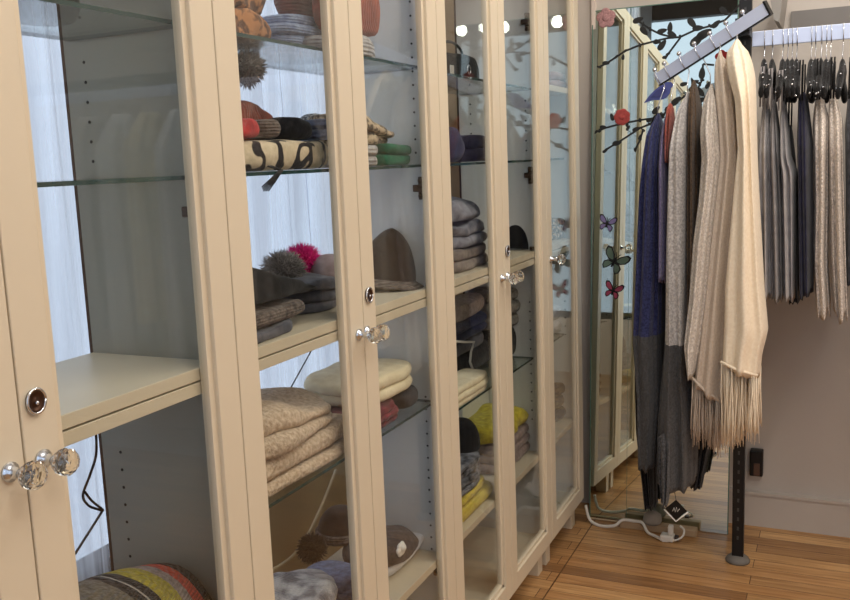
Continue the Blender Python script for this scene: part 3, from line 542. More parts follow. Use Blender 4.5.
# bottom shelf cab 3
slab('folded_sweater', 'bright yellow ribbed sweater folded at the front of the bottom shelf, third cabinet', 'sweater', 452, 500, 520, ZL, .035, 1, M['lemon'], xf=-.04, xb=-.17, group=gb, seed=81, p=5, jit=.002)
slab('folded_sweater', 'pale yellow striped sweater folded on the bright yellow one, bottom shelf', 'sweater', 452, 492, 500, ZL+.037, .018, 1, M['lemon'], xf=-.05, xb=-.17, group=gb, seed=82, p=5, jit=.002)
slab('striped_scarf', 'black and grey striped knit scarf on the yellow sweaters, bottom shelf', 'scarf', 450, 489, 480, ZL+.057, .08, 4, fabric('bw_stripe', (140, 142, 150), (26, 26, 30), 40, rib=('Z', 60), contrast=.4), xf=-.055, xb=-.18, seed=83, p=2.8, jit=.006)
hat('knit_hat', 'black beanie on top of the black and grey striped scarf, bottom shelf', (-.12, at(469, 462, 0, -.10).y, ZL+.14), .052, .085, M['black_knit'], seed=84, group=gb)
slab('folded_sweater', 'mauve sweater folded under the mustard scarf on the bottom shelf, third cabinet', 'sweater', 504, 538, 480, ZL, .09, 3, M['mauve'], xf=-.06, xb=-.2, group=gb, seed=85, p=4, jit=.003)
slab('knit_scarf', 'mustard yellow knit scarf draped over the mauve sweater, bottom shelf', 'scarf', 500, 545, 450, ZL+.094, .05, 1, M['yellow'], xf=-.055, xb=-.25, group=gb, seed=86, p=2.3, amp=.014, dome=.01)
o = tag(obj('white_box', MB().box((-.24, at(463, 425, 0, -.2).y, ZL), (-.20, at(490, 425, 0, -.2).y, ZL+.27), 0, .003), M['white']), 'flat white box standing at the back of the bottom shelf, third cabinet', 'box')
# ---- cabinet 4
slab('folded_sweater', 'taupe sweater folded on the white upper shelf of the narrow cabinet', 'sweater', 555, 574, 80, 1.566, .05, 2, M['mauve_hat'], xf=-.04, xb=-.22, seed=91, group='knits in the narrow end cabinet', jit=.002)
slab('folded_sweater', 'beige sweater folded on the middle shelf of the narrow cabinet', 'sweater', 556, 574, 245, ZM, .07, 3, M['mottled_beige'], xf=-.05, xb=-.22, seed=92, group='knits in the narrow end cabinet', jit=.002)
slab('folded_sweater', 'white blouse folded on the lower glass shelf of the narrow cabinet', 'blouse', 556, 574, 345, Z3b, .10, 2, M['snow'], xf=-.07, xb=-.22, seed=93, group='knits in the narrow end cabinet', jit=.002, amp=.01)
slab('folded_sweater', 'grey sweater folded on the bottom shelf of the narrow cabinet', 'sweater', 557, 574, 430, ZL, .13, 3, M['brown_grey'], xf=-.06, xb=-.22, seed=94, group='knits in the narrow end cabinet', jit=.002, amp=.01)
# cables behind the cabinets
def cable(name, label, pts, r, m, smooth=True):
    pts = [Vector(p) for p in pts]
    if smooth and len(pts) > 2:
        q = []
        for i in range(len(pts)-1):
            p0, p1, p2, p3 = pts[max(i-1, 0)], pts[i], pts[i+1], pts[min(i+2, len(pts)-1)]
            for k in range(8):
                t = k/8; q.append(.5*((2*p1)+(p2-p0)*t+(2*p0-5*p1+4*p2-p3)*t*t+(3*p1-p0-3*p2+p3)*t**3))
        pts = q+[pts[-1]]
    return tag(obj(name, MB().tube(pts, r, 8), m), label, 'cable')
X = -.30
cable('power_cable', 'thin black cable hanging in loops inside the window behind the leftmost cabinet', [at(96, 432, 0, X), at(96, 455, 0, X), at(90, 475, 0, X), at(83, 495, 0, X), at(88, 505, 0, X), at(97, 509, 0, X), at(103, 510, 0, X), at(92, 501, 0, X), at(85, 492, 0, X)], .0022, M['black'])
cable('power_cable', 'grey cord running diagonally down behind the striped hat', [at(103, 510, 0, X), at(75, 554, 0, X)], .0022, plain('grey_cable', (90, 90, 90)), False)
cable('power_cable', 'cream cable curving down behind the bottom shelf of the second cabinet', [at(336, 470, 0, X), at(322, 505, 0, X), at(305, 540, 0, X), at(288, 560, 0, X), at(262, 575, 0, X)], .0035, M['cord'])
cable('power_cable', 'thin dark cord slanting across the sheer curtain under the middle shelf', [at(336, 306, 0, X+.016), at(262, 440, 0, X+.016)], .0016, plain('dark_cord', (50, 48, 50)), False)
# ================================================================ MIRROR WITH DECALS
LEAN = .066
def ym(z): return 2.5325+(z-1)*LEAN            # the mirror leans back against the wall
YM = 0.0
def lean(mb, f=1):
    for v in mb.v: v.y += ym(v.z)
    return mb
def atm(px, py, off=0):
    d = Fw+Rt*((px-425)/FPX)+Up*((300-py)/FPX); n_ = Vector((0, -1, LEAN)); p0 = Vector((0, 2.5325-off, 1))
    p = CAM+d*((p0-CAM).dot(n_)/d.dot(n_)); return Vector((p.x, -off, p.z))
MX0, MX1, MZ1 = .004, .495, 1.842
t = thing('wall_mirror', 'tall frameless mirror leaning on the back wall between the end cabinet and black post', 'mirror', ((MX0+MX1)/2, ym(0)+.008, 0))
mb = MB(); a = (MX0, YM, .002); b = (MX1, YM+.006, MZ1)
mb.add([(a[0], a[1], a[2]), (b[0], a[1], a[2]), (b[0], a[1], b[2]), (a[0], a[1], b[2])], [(0, 1, 2, 3)], 0)
mb.add([(a[0], a[1], a[2]), (b[0], a[1], a[2]), (b[0], a[1], b[2]), (a[0], a[1], b[2]), (a[0], b[1], a[2]), (b[0], b[1], a[2]), (b[0], b[1], b[2]), (a[0], b[1], b[2])], [(4, 7, 6, 5), (0, 4, 5, 1), (1, 5, 6, 2), (2, 6, 7, 3), (3, 7, 4, 0)], 1)
obj('mirror_glass', lean(mb), [M['mirror'], M['mirror_edge']], t)
e = MB()
for q in (((MX0-.002, YM-.001, .002), (MX0+.0012, YM+.007, MZ1)), ((MX1-.0012, YM-.001, .002), (MX1+.002, YM+.007, MZ1)), ((MX0, YM-.001, MZ1-.001), (MX1, YM+.007, MZ1+.002)), ((.1395, YM-.0008, .002), (.1405, YM+.001, MZ1))): e.box(*q)
obj('edge_strip', lean(e), M['mirror_edge'], t, 'thin grey green edge and joint of the mirror')
obj('backing', lean(MB().box((MX0+.02, .0065, .03), (MX1-.02, .0085, MZ1-.03))), M['brown_wall'], t)
YD = -.0008
def leaf(mb, px, py, r, ang, asp=.5, mi=0):
    c0 = atm(px, py, .001); r *= .0035; pts = []
    for k in range(12):
        a = 2*PI*k/12; u = r*math.cos(a); v = r*asp*math.sin(a)*(1-.3*math.cos(a))
        pts.append(Vector((c0.x+u*math.cos(ang)-v*math.sin(ang), YD, c0.z+u*math.sin(ang)+v*math.cos(ang))))
    mb.poly(pts, (0, -1, 0), .0008, mi)
def branch(label, lines, leaves):
    mb = MB(); rr = random.Random(len(leaves))
    for ln in lines:
        pts = [atm(x, y, .0012) for x, y in ln]
        for i in range(len(pts)-1):
            d = (pts[i+1]-pts[i]); n_ = Vector((-d.z, 0, d.x)).normalized()*.0032
            mb.poly([pts[i]+n_, pts[i+1]+n_, pts[i+1]-n_, pts[i]-n_], (0, -1, 0), .0008)
        for i, (x, y) in enumerate(ln):
            if rr.random() < .5: leaf(mb, x, y, 2.4, rr.uniform(0, 6))
    for x, y, r, a in leaves: leaf(mb, x, y, r, a)
    return tag(obj('branch_decal', lean(mb), M['decal']), label, 'decal', 'black branch decals on the mirror')
branch('black leafy branch decal arching across the top of the mirror', [[(599, 67), (607, 63), (616, 57), (625, 51), (640, 45), (655, 41), (668, 38), (680, 37), (695, 30), (710, 26), (725, 20), (735, 10), (742, 2)], [(636, 20), (643, 24), (650, 29), (660, 34), (672, 37)], [(680, 38), (674, 46), (668, 54), (665, 59)]],
       [(638, 20, 5.5, .3), (644, 31, 5.5, -.9), (662, 31, 5, .2), (670, 27, 5, 1.5), (672, 34, 5, -.5), (662, 45, 6, .9), (657, 42, 4, 0), (692, 23, 6, -.9), (698, 28, 5.5, 0), (697, 40, 8, .7), (704, 34, 8, .5), (724, 11, 5.5, -.8), (716, 24, 5, .7), (623, 57, 3, 1.5), (606, 63, 4, 0), (665, 57, 3, .3)])
branch('black twiggy branch decal at middle height on the left of the mirror', [[(596, 132), (605, 128), (620, 124), (640, 120), (655, 118)], [(605, 150), (617, 143), (628, 136), (640, 128), (650, 124), (662, 114)], [(635, 150), (640, 140), (643, 130)]],
       [(600, 130, 3, 1), (603, 127, 3.5, 0), (612, 117, 4, 1.9), (617, 143, 5, .2), (605, 151, 3, .5), (628, 128, 3, 1), (636, 129, 4, .4), (656, 110, 5, .8), (660, 116, 5, -.4), (650, 120, 4, .2), (640, 137, 3, 1.2), (627, 124, 3, 1.5)])
branch('black leafy branch decal behind the hanging cardigans near the mirror middle', [[(663, 115), (672, 105), (685, 96), (696, 92), (702, 80), (703, 64), (714, 65)], [(692, 80), (700, 84)], [(697, 118), (700, 104), (698, 92)]],
       [(702, 73, 6, 1.5), (695, 82, 4, .3), (700, 92, 6, -.8), (693, 88, 5, .6), (676, 101, 6, .7), (669, 108, 5, .6), (684, 84, 4, .2), (708, 85, 4, 1), (698, 112, 4, 1.3), (701, 100, 5, .3), (708, 96, 4, .5)])
def flower(label, px, py, r, col, n=5):
    mb = MB(); c0 = atm(px, py, .0012); r *= .0036
    for k in range(n):
        a = 2*PI*k/n+.4; q = c0+Vector((r*.55*math.cos(a), -.001, r*.55*math.sin(a)))
        mb.sphere(q, r*.55, 12, 6, 0, (1, .12, 1))
    mb.sphere(c0+Vector((0, -.002, 0)), r*.4, 12, 6, 0, (1, .4, 1))
    return tag(obj('flower_decal', lean(mb), fabric('petal', col, tuple(v*.7 for v in col), 200, .1)), label, 'decal', 'flower decals on the mirror')
flower('pale pink flower decal in the top left corner of the mirror', 606, 18, 9, (196, 150, 150)); flower('red rose decal above the purple butterfly on the mirror', 622, 117, 7.5, (190, 84, 80), 7); flower('dark red flower decal on the mirror behind the beige shawl', 722, 57, 6, (168, 50, 50))
def butterfly(label, px, py, s, col, ang):
    c0 = atm(px, py, .001); s *= .0034; t = thing('butterfly_decal', label, 'decal', (c0.x, ym(c0.z)-.001, c0.z), 'butterfly decals on the mirror'); ca, sa = math.cos(ang), math.sin(ang)
    def P(u, v, d=0): return Vector((c0.x+(u*ca-v*sa)*s, YD-.0005-d, c0.z+(u*sa+v*ca)*s))
    for sx in (-1, 1):
        up_ = [(0, .1), (.25, .55), (.7, .95), (1, .9), (1.02, .6), (.85, .25), (.5, .02), (.1, 0)]; lo = [(0, 0), (.45, .0), (.72, -.25), (.7, -.6), (.5, -.8), (.3, -.62), (.12, -.3)]
        wg = MB()
        for shp in (up_, lo):
            wg.poly([P(sx*u, v) for u, v in shp], (0, -1, 0), .0012, 1)
            cu = sum(u for u, v in shp)/len(shp); cv = sum(v for u, v in shp)/len(shp)
            wg.poly([P(sx*(cu+(u-cu)*.74), cv+(v-cv)*.74, .0013) for u, v in shp], (0, -1, 0), .0012, 0)
        obj('wing', lean(wg), [plain('wing', col, .5), M['decal']], t)
    obj('body', lean(MB().tube([P(0, .35, .002), P(0, .1, .003), P(0, -.4, .002)], .0035, 8).tube([P(0, .35, .002), P(.2, .75, .002)], .0008, 5).tube([P(0, .35, .002), P(-.2, .75, .002)], .0008, 5)), M['decal'], t)
butterfly('lavender butterfly decal, topmost of the three on the left of the mirror', 607, 224, 9.5, (136, 124, 172), -.25)
butterfly('large green and black butterfly decal between the lavender and the pink ones', 614, 262, 14, (104, 128, 110), -.5)
butterfly('pink butterfly decal, lowest of the three on the mirror', 613, 291, 10, (186, 74, 104), -.3)
bp_ = [(644, 103), (649, 96), (655, 90), (661, 85), (667, 82), (671, 82), (674, 85), (671, 88), (670, 93), (666, 98), (660, 100), (653, 100)]
t = thing('bird_decal', 'small blue bird decal on the mirror under the slanted steel arm', 'decal', atm(660, 103)+Vector((0, ym(1.55)-.001, 0)))
obj('body', lean(MB().poly([atm(x, y, .001) for x, y in bp_], (0, -1, 0), .002)), plain('bird_blue', (74, 84, 150), .6), t)
obj('wing', lean(MB().poly([atm(x, y, .0035) for x, y in [(650, 98), (657, 90), (665, 86), (667, 91), (660, 97)]], (0, -1, 0), .0012)), plain('bird_wing', (56, 62, 124), .6), t)
# ================================================================ BLACK POST, RAIL, ARM
PX, PY = .549, 2.265
t = thing('rack_post', 'black slotted metal post on a round grey foot in front of the back wall', 'post', (PX, PY, 0))
mb = MB().box((PX-.018, PY-.014, .012), (PX+.018, PY+.014, ZC), 0, .002)
z = .08
while z < 2.6:
    mb.box((PX-.003, PY-.0148, z), (PX+.003, PY-.0138, z+.012), 1); z += .032
obj('upright', mb, [M['black'], plain('slot_shine', (62, 62, 62), .4)], t)
ft = MB(); prof = [(0, .038), (.006, .039), (.014, .034), (.022, .024), (.024, .0)]
ft.rings([[Vector((PX+max(r, .001)*math.cos(2*PI*j/24), PY+max(r, .001)*math.sin(2*PI*j/24), z)) for j in range(24)] for z, r in prof])
obj('foot', ft, plain('grey_foot', (110, 106, 100), .6), t)
# wall outlet behind the post
q = at(757, 460, 1, YB); t = thing('wall_outlet', 'small black outlet box on the back wall beside the black post', 'outlet', (q.x, YB-.03, q.z-.05))
obj('box_body', MB().box((q.x-.022, YB-.035, q.z-.05), (q.x+.022, YB, q.z+.045), 0, .004), M['black'], t)
obj('cover_plate', MB().box((q.x-.008, YB-.041, q.z-.045), (q.x+.012, YB-.036, q.z+.0), 0, .001), plain('brown_cover', (90, 66, 54), .5), t)
# straight hanging rail
YR = 2.26; RZ = at(800, 35, 1, YR-.01).z
t = thing('hanging_rail', 'flat satin steel hanging rail running right from the black post', 'rail', (1.3, YR, RZ))
obj('bar', MB().box((PX+.02, YR-.006, RZ-.022), (2.35, YR+.006, RZ+.022), 0, .002), M['rail'], t)
obj('bracket', MB().box((1.30, YR+.006, RZ-.012), (1.33, YB, RZ+.012), 0, .002), M['rail'], t)
q = at(775, 0, 1, 2.4)
obj('bracket', MB().poly([at(768, -12, 1, 2.34), at(784, -12, 1, 2.34), at(779, 22, 1, 2.34), at(774, 20, 1, 2.34)], (0, 1, 0), .22), paint('grey_bracket', (150, 146, 140), .5), t)
# slanted arm
A0 = at(657, 79.5, 1, 2.27); A1 = at(767, 8.5, 1, 2.13); ad = (A1-A0).normalized(); an = Vector((0, -1, 0)); an = (an-ad*an.dot(ad)).normalized(); au = ad.cross(an)
if au.z < 0: au = -au
t = thing('slanted_rail', 'slanted satin steel display arm with seven ball studs crossing the black post', 'rail', (A0+A1)/2)
def obox(a, b, hw, hh, mi=0, mb=None):
    mb = mb or MB(); vs = []
    for p in (a, b):
        for s1, s2 in ((-1, -1), (1, -1), (1, 1), (-1, 1)): vs.append(p+an*hw*s1+au*hh*s2)
    return mb.add(vs, [(0, 3, 2, 1), (4, 5, 6, 7), (0, 1, 5, 4), (1, 2, 6, 5), (2, 3, 7, 6), (3, 0, 4, 7)], mi)
obj('bar', obox(A0, A1, .006, .0185), M['rail'], t)
obj('under_strip', obox(A0-au*.0205, A1-au*.0205, .007, .002), M['black'], t)
obj('end_cap', obox(A1, A1+ad*.006, .009, .022), M['black'], t)
Bq = A0+ad*((PX-A0.x)/ad.x)
obj('mounting_plate', MB().box((Bq.x-.02, Bq.y+.008, Bq.z-.03), (Bq.x+.02, PY-.014, Bq.z+.02)), M['black'], t)
studs = []
for k in range(7):
    f_ = (654.+k*15.8-657)/(767-657); f_ = max(f_, .02); p = A0+(A1-A0)*f_; studs.append(p)
    top = p+au*.0185-an*-.0
    obj('ball_stud', MB().tube([top-au*.002, top+au*.007], .0025, 8).sphere(top+au*.012, .0072, 14, 9), M['chrome'], t)
# ================================================================ HANGING CLOTHES
def garment(name, label, cat, rows, yc, hd, mat, group=None, seed=0, folds=9, fa=.18, yplane=None, parent=None, mats=None, hem=.004):
    """rows: (row, left px, right px) of the silhouette; a closed hanging body hd deep each way from yc"""
    yp = yplane or (yc-hd*.6); prof = []
    for r, a, b in rows:
        A = at(a, r, 1, yp); B = at(b, r, 1, yp); prof.append(((A.z+B.z)/2, (A.x+B.x)/2, (B.x-A.x)/2))
    prof.sort(key=lambda q: -q[0]); zt, zb = prof[0][0], prof[-1][0]; nz_ = max(24, int((zt-zb)/.018)); rg = []; n = 120
    for i in range(nz_+1):
        z = zt+(zb-zt)*i/nz_
        for k in range(len(prof)-1):
            if prof[k][0] >= z >= prof[k+1][0]-1e-9: break
        f = (prof[k][0]-z)/max(1e-9, prof[k][0]-prof[k+1][0]); f = min(max(f, 0), 1)
        xc = prof[k][1]+(prof[k+1][1]-prof[k][1])*f; hw = prof[k][2]+(prof[k+1][2]-prof[k][2])*f; s = (zt-z)/(zt-zb)
        sh = min(1, .25+1.0*(min(1, (zt-z)/.14))**.6*.75); ring = []     # shoulders widen from the hanger
        for j in range(n):
            a = 2*PI*j/n; c_, s_ = math.cos(a), math.sin(a)
            x = math.copysign(abs(c_)**.8, c_); y = math.copysign(abs(s_)**.8, s_)
            ph = folds*a+2.2*math.sin(a*2+seed)+1.5*nz(math.cos(a), math.sin(a), z*1.2, 1.2, seed)
            k_ = 1-fa*(.35+.65*min(1, s*2))*(.5+.5*math.sin(ph))*(1 if abs(c_) < .98 else .6)
            yy = yc+y*hd*sh*(1-fa*.25*math.sin(ph*1.0)); xx = xc+x*hw*(.55+.45*k_+.0)*(1.0)
            # ripple on the narrow front edge so folds show from the room
            xx += hw*.16*math.sin(5*y+z*3+seed)*(1-abs(x))
            zz = z+(hem*math.sin(ph*.8)+.008*nz(x*2, y*2, 0, 2, seed+1))*s
            ring.append(Vector((xx, yy+.014*math.sin(x*7+seed+z*2)*(1-abs(y)*.2)*min(1, s*3+.3), zz)))
        rg.append(ring)
    top = rg[0]; ctr = sum(top, Vector())/n; rg.insert(0, [ctr+(p-ctr)*.5+Vector((0, 0, .012)) for p in top]); rg.insert(0, [ctr+(p-ctr)*.08+Vector((0, 0, .017)) for p in top])
    bot = rg[-1]; cb = sum(bot, Vector())/n; rg.append([cb+(p-cb)*.8+Vector((0, 0, .012)) for p in bot])
    mb = MB().rings(rg)
    o = obj(name, mb, mat, parent)
    if parent is None: tag(o, label, cat, group)
    return o
def hook_hanger(label, top, gx, gz, yc, m_bar, group, drop=.03, width=.17, wire='chrome', sup=.024):
    """wire hook over the rail, neck and shaped shoulders (across the rail)"""
    t = thing('clothes_hanger', label, 'hanger', (gx, yc, gz), group)
    tx, ty, tz = top
    pts = [Vector((tx, ty+.012*math.cos(a), tz+sup+.006+.008*math.sin(a))) for a in [PI*1.0-PI*i/8 for i in range(9)]]
    pts = [Vector((tx, ty-.012, tz-.01))]+pts+[Vector((tx, ty+.011, tz-.012)), Vector(((tx+gx)/2, yc, gz+.045)), Vector((gx, yc, gz+.03)), Vector((gx, yc, gz))]
    obj('hook', MB().tube(pts, .0015, 6), M[wire], t)
    sh = MB(); rg = []
    for i in range(25):
        u = -1+2*i/24; y = yc+u*width; z = gz-.002-.065*abs(u)**1.3; hh = .008*(1-.4*abs(u)); rg.append([Vector((gx+.0045*math.cos(b), y, z+hh*math.sin(b))) for b in [2*PI*k/10 for k in range(10)]])
    obj('shoulders', sh.rings(rg), m_bar, t)
    return t
F('lt_cardigan', (196, 192, 190), (132, 128, 128), 90, contrast=.3); F('brown_cardigan', (118, 96, 76), (78, 62, 50), 120, contrast=.3); F('cream_cardigan', (214, 206, 194), (168, 160, 150), 100, contrast=.3)
F('beige_shawl', (212, 198, 182), (198, 183, 166), 160, .3, contrast=.4); F('cream_shawl', (248, 234, 210), (240, 224, 198), 120, .3, contrast=.4); F('lavender', (134, 126, 158), (104, 98, 130), 60); F('rust_cloth', (176, 92, 78), (140, 66, 56), 60)
F('dark_mix', (80, 80, 82), (38, 38, 40), 150, contrast=.3)
ga = 'garments on the slanted display arm'
zc1 = at(645, 337, 1, 2.2).z
def cut(base, top, z): return z-base
def gmt(name, label, rows, yc, hd, c1, c2, cutrow=None, c3=None, seed=0, **kw):
    yp = yc-hd*.6; zb = at((rows[-1][1]+rows[-1][2])/2, rows[-1][0], 1, yp).z; zc = None
    if cutrow: zc = at((rows[-1][1]+rows[-1][2])/2, cutrow, 1, yp).z-zb+.02
    m = fabric(name+'_yarn', c1, c2, 150, contrast=.3, zcut=zc, c3=c3)
    return garment(name, label, kw.pop('cat', 'cardigan'), rows, yc, hd, m, group=ga, seed=seed, **kw)
gmt('black_trousers', 'narrow black garment hanging lowest at the left of the slanted arm', [(120, 650, 656), (240, 638, 652), (340, 633, 650), (430, 634, 654), (508, 643, 655)], 2.42, .05, (30, 30, 32), (12, 12, 14), seed=1, cat='garment')
gmt('long_cardigan', 'long cardigan, navy above and charcoal below, leftmost on the slanted arm', [(118, 651, 657), (135, 644, 660), (200, 638, 661), (300, 633, 662), (340, 631, 661), (400, 636, 662), (466, 638, 656)], 2.26, .13, (58, 64, 108), (36, 40, 76), 338, (84, 84, 85), seed=2, folds=11)
gmt('lavender_top', 'pale lavender top hanging between the navy cardigan and the light grey one', [(118, 661, 666), (140, 658, 668), (200, 658, 668), (281, 658, 667)], 2.23, .12, (134, 126, 164), (104, 98, 134), seed=3, cat='top')
gmt('rust_top', 'short rust red top tucked beside the light grey cardigan', [(108, 664, 671), (130, 663, 672), (162, 666, 670)], 2.20, .08, (182, 96, 80), (146, 70, 58), seed=4, cat='top')
gmt('dark_blouse', 'black garment whose hem shows below the charcoal cardigan beside the shawl fringe', [(320, 688, 697), (400, 690, 704), (440, 690, 712), (452, 692, 708), (488, 690, 701)], 2.38, .05, (26, 26, 28), (10, 10, 12), seed=5, cat='garment')
gmt('long_cardigan', 'long cardigan, light grey above and charcoal below, in the middle of the slanted arm', [(96, 682, 687), (112, 674, 688), (150, 668, 690), (240, 665, 690), (345, 663, 690), (420, 656, 693), (470, 655, 693), (487, 655, 692)], 2.20, .12, (206, 202, 198), (166, 162, 160), 346, (88, 88, 89), seed=6, folds=13)
gmt('cardigan_tail', 'charcoal pointed front panel hanging lowest below the grey cardigan', [(440, 657, 671), (487, 659, 670), (505, 661, 667)], 2.08, .03, (92, 92, 94), (52, 52, 54), seed=12, folds=4)
gmt('brown_cardigan', 'brown cardigan with a grey collar between two pale grey cardigans', [(84, 688, 693), (110, 687, 697), (130, 688, 698), (250, 687, 699), (350, 688, 698)], 2.21, .12, (112, 90, 68), (80, 62, 46), None, None, seed=7)
gmt('open_cardigan', 'pale oatmeal open cardigan with a drooping front point beside the beige shawl', [(88, 706, 711), (100, 701, 715), (130, 698, 718), (158, 700, 720), (200, 697, 716), (243, 691, 711), (300, 687, 706), (345, 682, 700), (377, 688, 694)], 2.13, .12, (224, 216, 206), (188, 180, 172), seed=8, folds=7, fa=.25)
def shawl(name, label, rows, yc, hd, mat, hemL, hemR, frL, frR, seed, folds, n, group):
    # rows outline, hem line from hemL to hemR, fringe down to frL..frR
    t_o = garment(name, label, 'shawl', rows, yc, hd, mat, group=group, seed=seed, folds=folds, fa=.05, hem=0)
    o0 = Vector(t_o['w']); yp = yc-hd*.6
    hl = at(*hemL, 1, yp); hr = at(*hemR, 1, yp)
    for v in t_o.data.vertices:     # slanting hem
        p = v.co+o0; f = (p.x-hl.x)/(hr.x-hl.x); zh = hl.z+(hr.z-hl.z)*min(max(f, 0), 1)
        zmid = (hl.z+hr.z)/2
        if p.z < zmid+.25: v.co.z += (zh-zmid)*min(1, max(0, (zmid+.25-p.z)/.25))
    rr = random.Random(seed); mb = MB()
    fl = at(*frL, 1, yp); frr = at(*frR, 1, yp)
    for i in range(n):
        f = rr.random(); y = yc+hd*rr.uniform(-.85, .75); x = hl.x+(hr.x-hl.x)*(.03+.94*f)
        z0 = hl.z+(hr.z-hl.z)*f+.006; z1 = fl.z+(frr.z-fl.z)*f+rr.uniform(-.012, .05)
        dx, dy = rr.uniform(-.012, .012), rr.uniform(-.012, .012)
        mb.tube([(x, y, z0), (x+dx*.2+.002*rr.uniform(-1, 1), y+dy*.3, z0+(z1-z0)*.35), (x+dx*.7, y+dy*.7, z0+(z1-z0)*.7), (x+dx, y+dy, z1)], .0016, 5, 0, .0009)
    fo = obj('fringe', mb, mat, t_o, 'long thread fringe along the hem'); fo['kind'] = 'stuff'
    bd = MB(); 
    bd.tube([(hl.x+.002, yc-hd*.9, hl.z+.014), ((hl.x+hr.x)/2, yc-hd*1.0, (hl.z+hr.z)/2+.010), (hr.x-.002, yc-hd*.9, hr.z+.014)], .0045, 8)
    obj('hem_band', bd, mat, t_o)
    return t_o
shawl('fringed_shawl', 'taupe beige fringed shawl hanging behind the cream one on the slanted arm', [(54, 716, 720), (62, 713, 727), (80, 713, 733), (120, 717, 737), (158, 719, 739), (200, 714, 736), (243, 709, 732), (300, 703, 728), (392, 692, 724)], 2.15, .10, M['beige_shawl'], (691, 378), (723, 404), (689, 440), (722, 458), 21, 6, 220, 'fringed shawls')
shawl('fringed_shawl', 'cream fringed shawl, nearest and rightmost on the slanted arm', [(43, 730, 740), (50, 725, 746), (60, 724, 750), (75, 727, 753), (100, 734, 754), (150, 737, 755), (190, 733, 757), (290, 724, 763), (330, 723, 767), (352, 722, 761), (372, 721, 759)], 2.08, .10, M['cream_shawl'], (721, 364), (759, 378), (722, 452), (758, 438), 22, 5, 260, 'fringed shawls')
for k, (gx, row, yc, lab) in enumerate([(655, 116, 2.26, 'thin wire hanger hook holding the navy and charcoal cardigan'), (668, 108, 2.22, 'thin wire hanger hook holding the rust and lavender tops'), (685, 92, 2.20, 'thin wire hanger hook holding the light grey cardigan'), (708, 84, 2.16, 'thin wire hanger hook holding the oatmeal open cardigan'), (718, 52, 2.15, 'thin wire hanger hook holding the taupe beige shawl'), (735, 44, 2.08, 'thin wire hanger hook holding the cream shawl')]):
    st = studs[[0, 1, 2, 3, 4, 5][k]]; g_ = at(gx, row, 1, yc-.05)
    t = thing('clothes_hanger', lab, 'hanger', (g_.x, yc, g_.z-.01), 'hangers on the slanted arm')
    pts = [st+an*.010-au*.02, st+an*.010+au*.018, st+au*.0255, st-an*.010+au*.018, st-an*.010-au*.03, Vector((g_.x, yc, g_.z+.03)), Vector((g_.x, yc, g_.z-.01))]
    obj('hook', MB().tube(pts, .0016, 6), M['chrome'], t)
# hang tag at the bottom
q = at(676, 510, 1, 2.10); t = thing('hang_tag', 'black diamond-shaped hang tag with a white squiggle below the charcoal cardigan', 'tag', q-Vector((0, 0, .04)))
h_ = .034
obj('card', MB().poly([q+Vector((0, 0, -h_)), q+Vector((h_, 0, 0)), q+Vector((0, 0, h_)), q+Vector((-h_, 0, 0))], (0, 1, 0), .0015), M['black'], t)
obj('border', MB().tube([q+Vector((-h_-.003, -.001, -.002)), q+Vector((0, -.001, -h_-.004)), q+Vector((h_+.003, -.001, -.002))], .0025, 6), M['paper'], t, 'white edge')
obj('squiggle', MB().tube([q+Vector((x, -.0025, z)) for x, z in ((-.010, -.004), (-.006, .008), (-.002, -.006), (.002, .010), (.005, -.004), (.011, .006))], .0013, 6), M['paper'], t)
obj('string', MB().tube([q+Vector((0, 0, h_)), q+Vector((-.006, .01, h_+.02)), q+Vector((-.012, .02, h_+.04))], .001, 5), M['black'], t)
# ---- straight rail
grp = 'garments on the straight rail'
LACE = {}
def lace(name, c):
    m = fabric(name, c, tuple(v*.8 for v in c), 170, .8, contrast=.3); return m
silver = fabric('silver_satin', (176, 172, 172), (146, 142, 144), 30, .2, rib=('Y', 30)); silver2 = fabric('grey_satin', (150, 146, 146), (118, 114, 116), 30, .2); navyd = fabric('navy_satin', (34, 34, 62), (16, 16, 34), 30, .2)
lace1 = lace('blush_lace', (236, 224, 212)); lace2 = lace('ivory_lace', (226, 214, 202)); greyg = fabric('dark_grey_jersey', (96, 96, 100), (66, 66, 70), 50); blk = fabric('black_jersey', (30, 30, 33), (14, 14, 16), 50)
rail = [  # label, material, rows (row, left, right), yc, strap colour
 ('camisole', 'silver grey satin camisole hanging nearest the black post', silver, [(102, 761, 767), (150, 758, 771), (200, 757, 773), (297, 759, 774)], 2.26, 'g'),
 ('camisole', 'grey satin camisole second from the black post', silver2, [(104, 769, 775), (160, 768, 781), (210, 769, 783), (299, 771, 784)], 2.255, 'g'),
 ('camisole', 'pale grey camisole with a square back, third from the black post', silver, [(106, 779, 785), (160, 779, 791), (172, 780, 796), (299, 783, 795)], 2.25, 'g'),
 ('slip_dress', 'short black slip whose hem peeps out below the pale grey camisole', blk, [(130, 786, 791), (200, 787, 797), (302, 787, 802)], 2.33, 'k'),
 ('camisole', 'dark navy satin camisole in the middle of the visible rail', navyd, [(96, 797, 807), (140, 796, 812), (220, 797, 813), (294, 798, 813)], 2.26, 'k'),
 ('lace_top', 'blush lace tank top with a scalloped hem, right of the navy camisole', lace1, [(95, 815, 823), (118, 812, 829), (200, 813, 829), (260, 812, 828), (313, 815, 831)], 2.24, 'k'),
 ('lace_top', 'ivory lace tank top with a scalloped hem at the right', lace2, [(94, 829, 836), (118, 828, 843), (200, 829, 845), (260, 830, 847), (316, 833, 849)], 2.23, 'k'),
 ('tank_top', 'dark grey tank top cut off by the right edge of the photo', greyg, [(94, 848, 853), (126, 845, 860), (220, 846, 862), (286, 846, 862)], 2.27, 'k')]
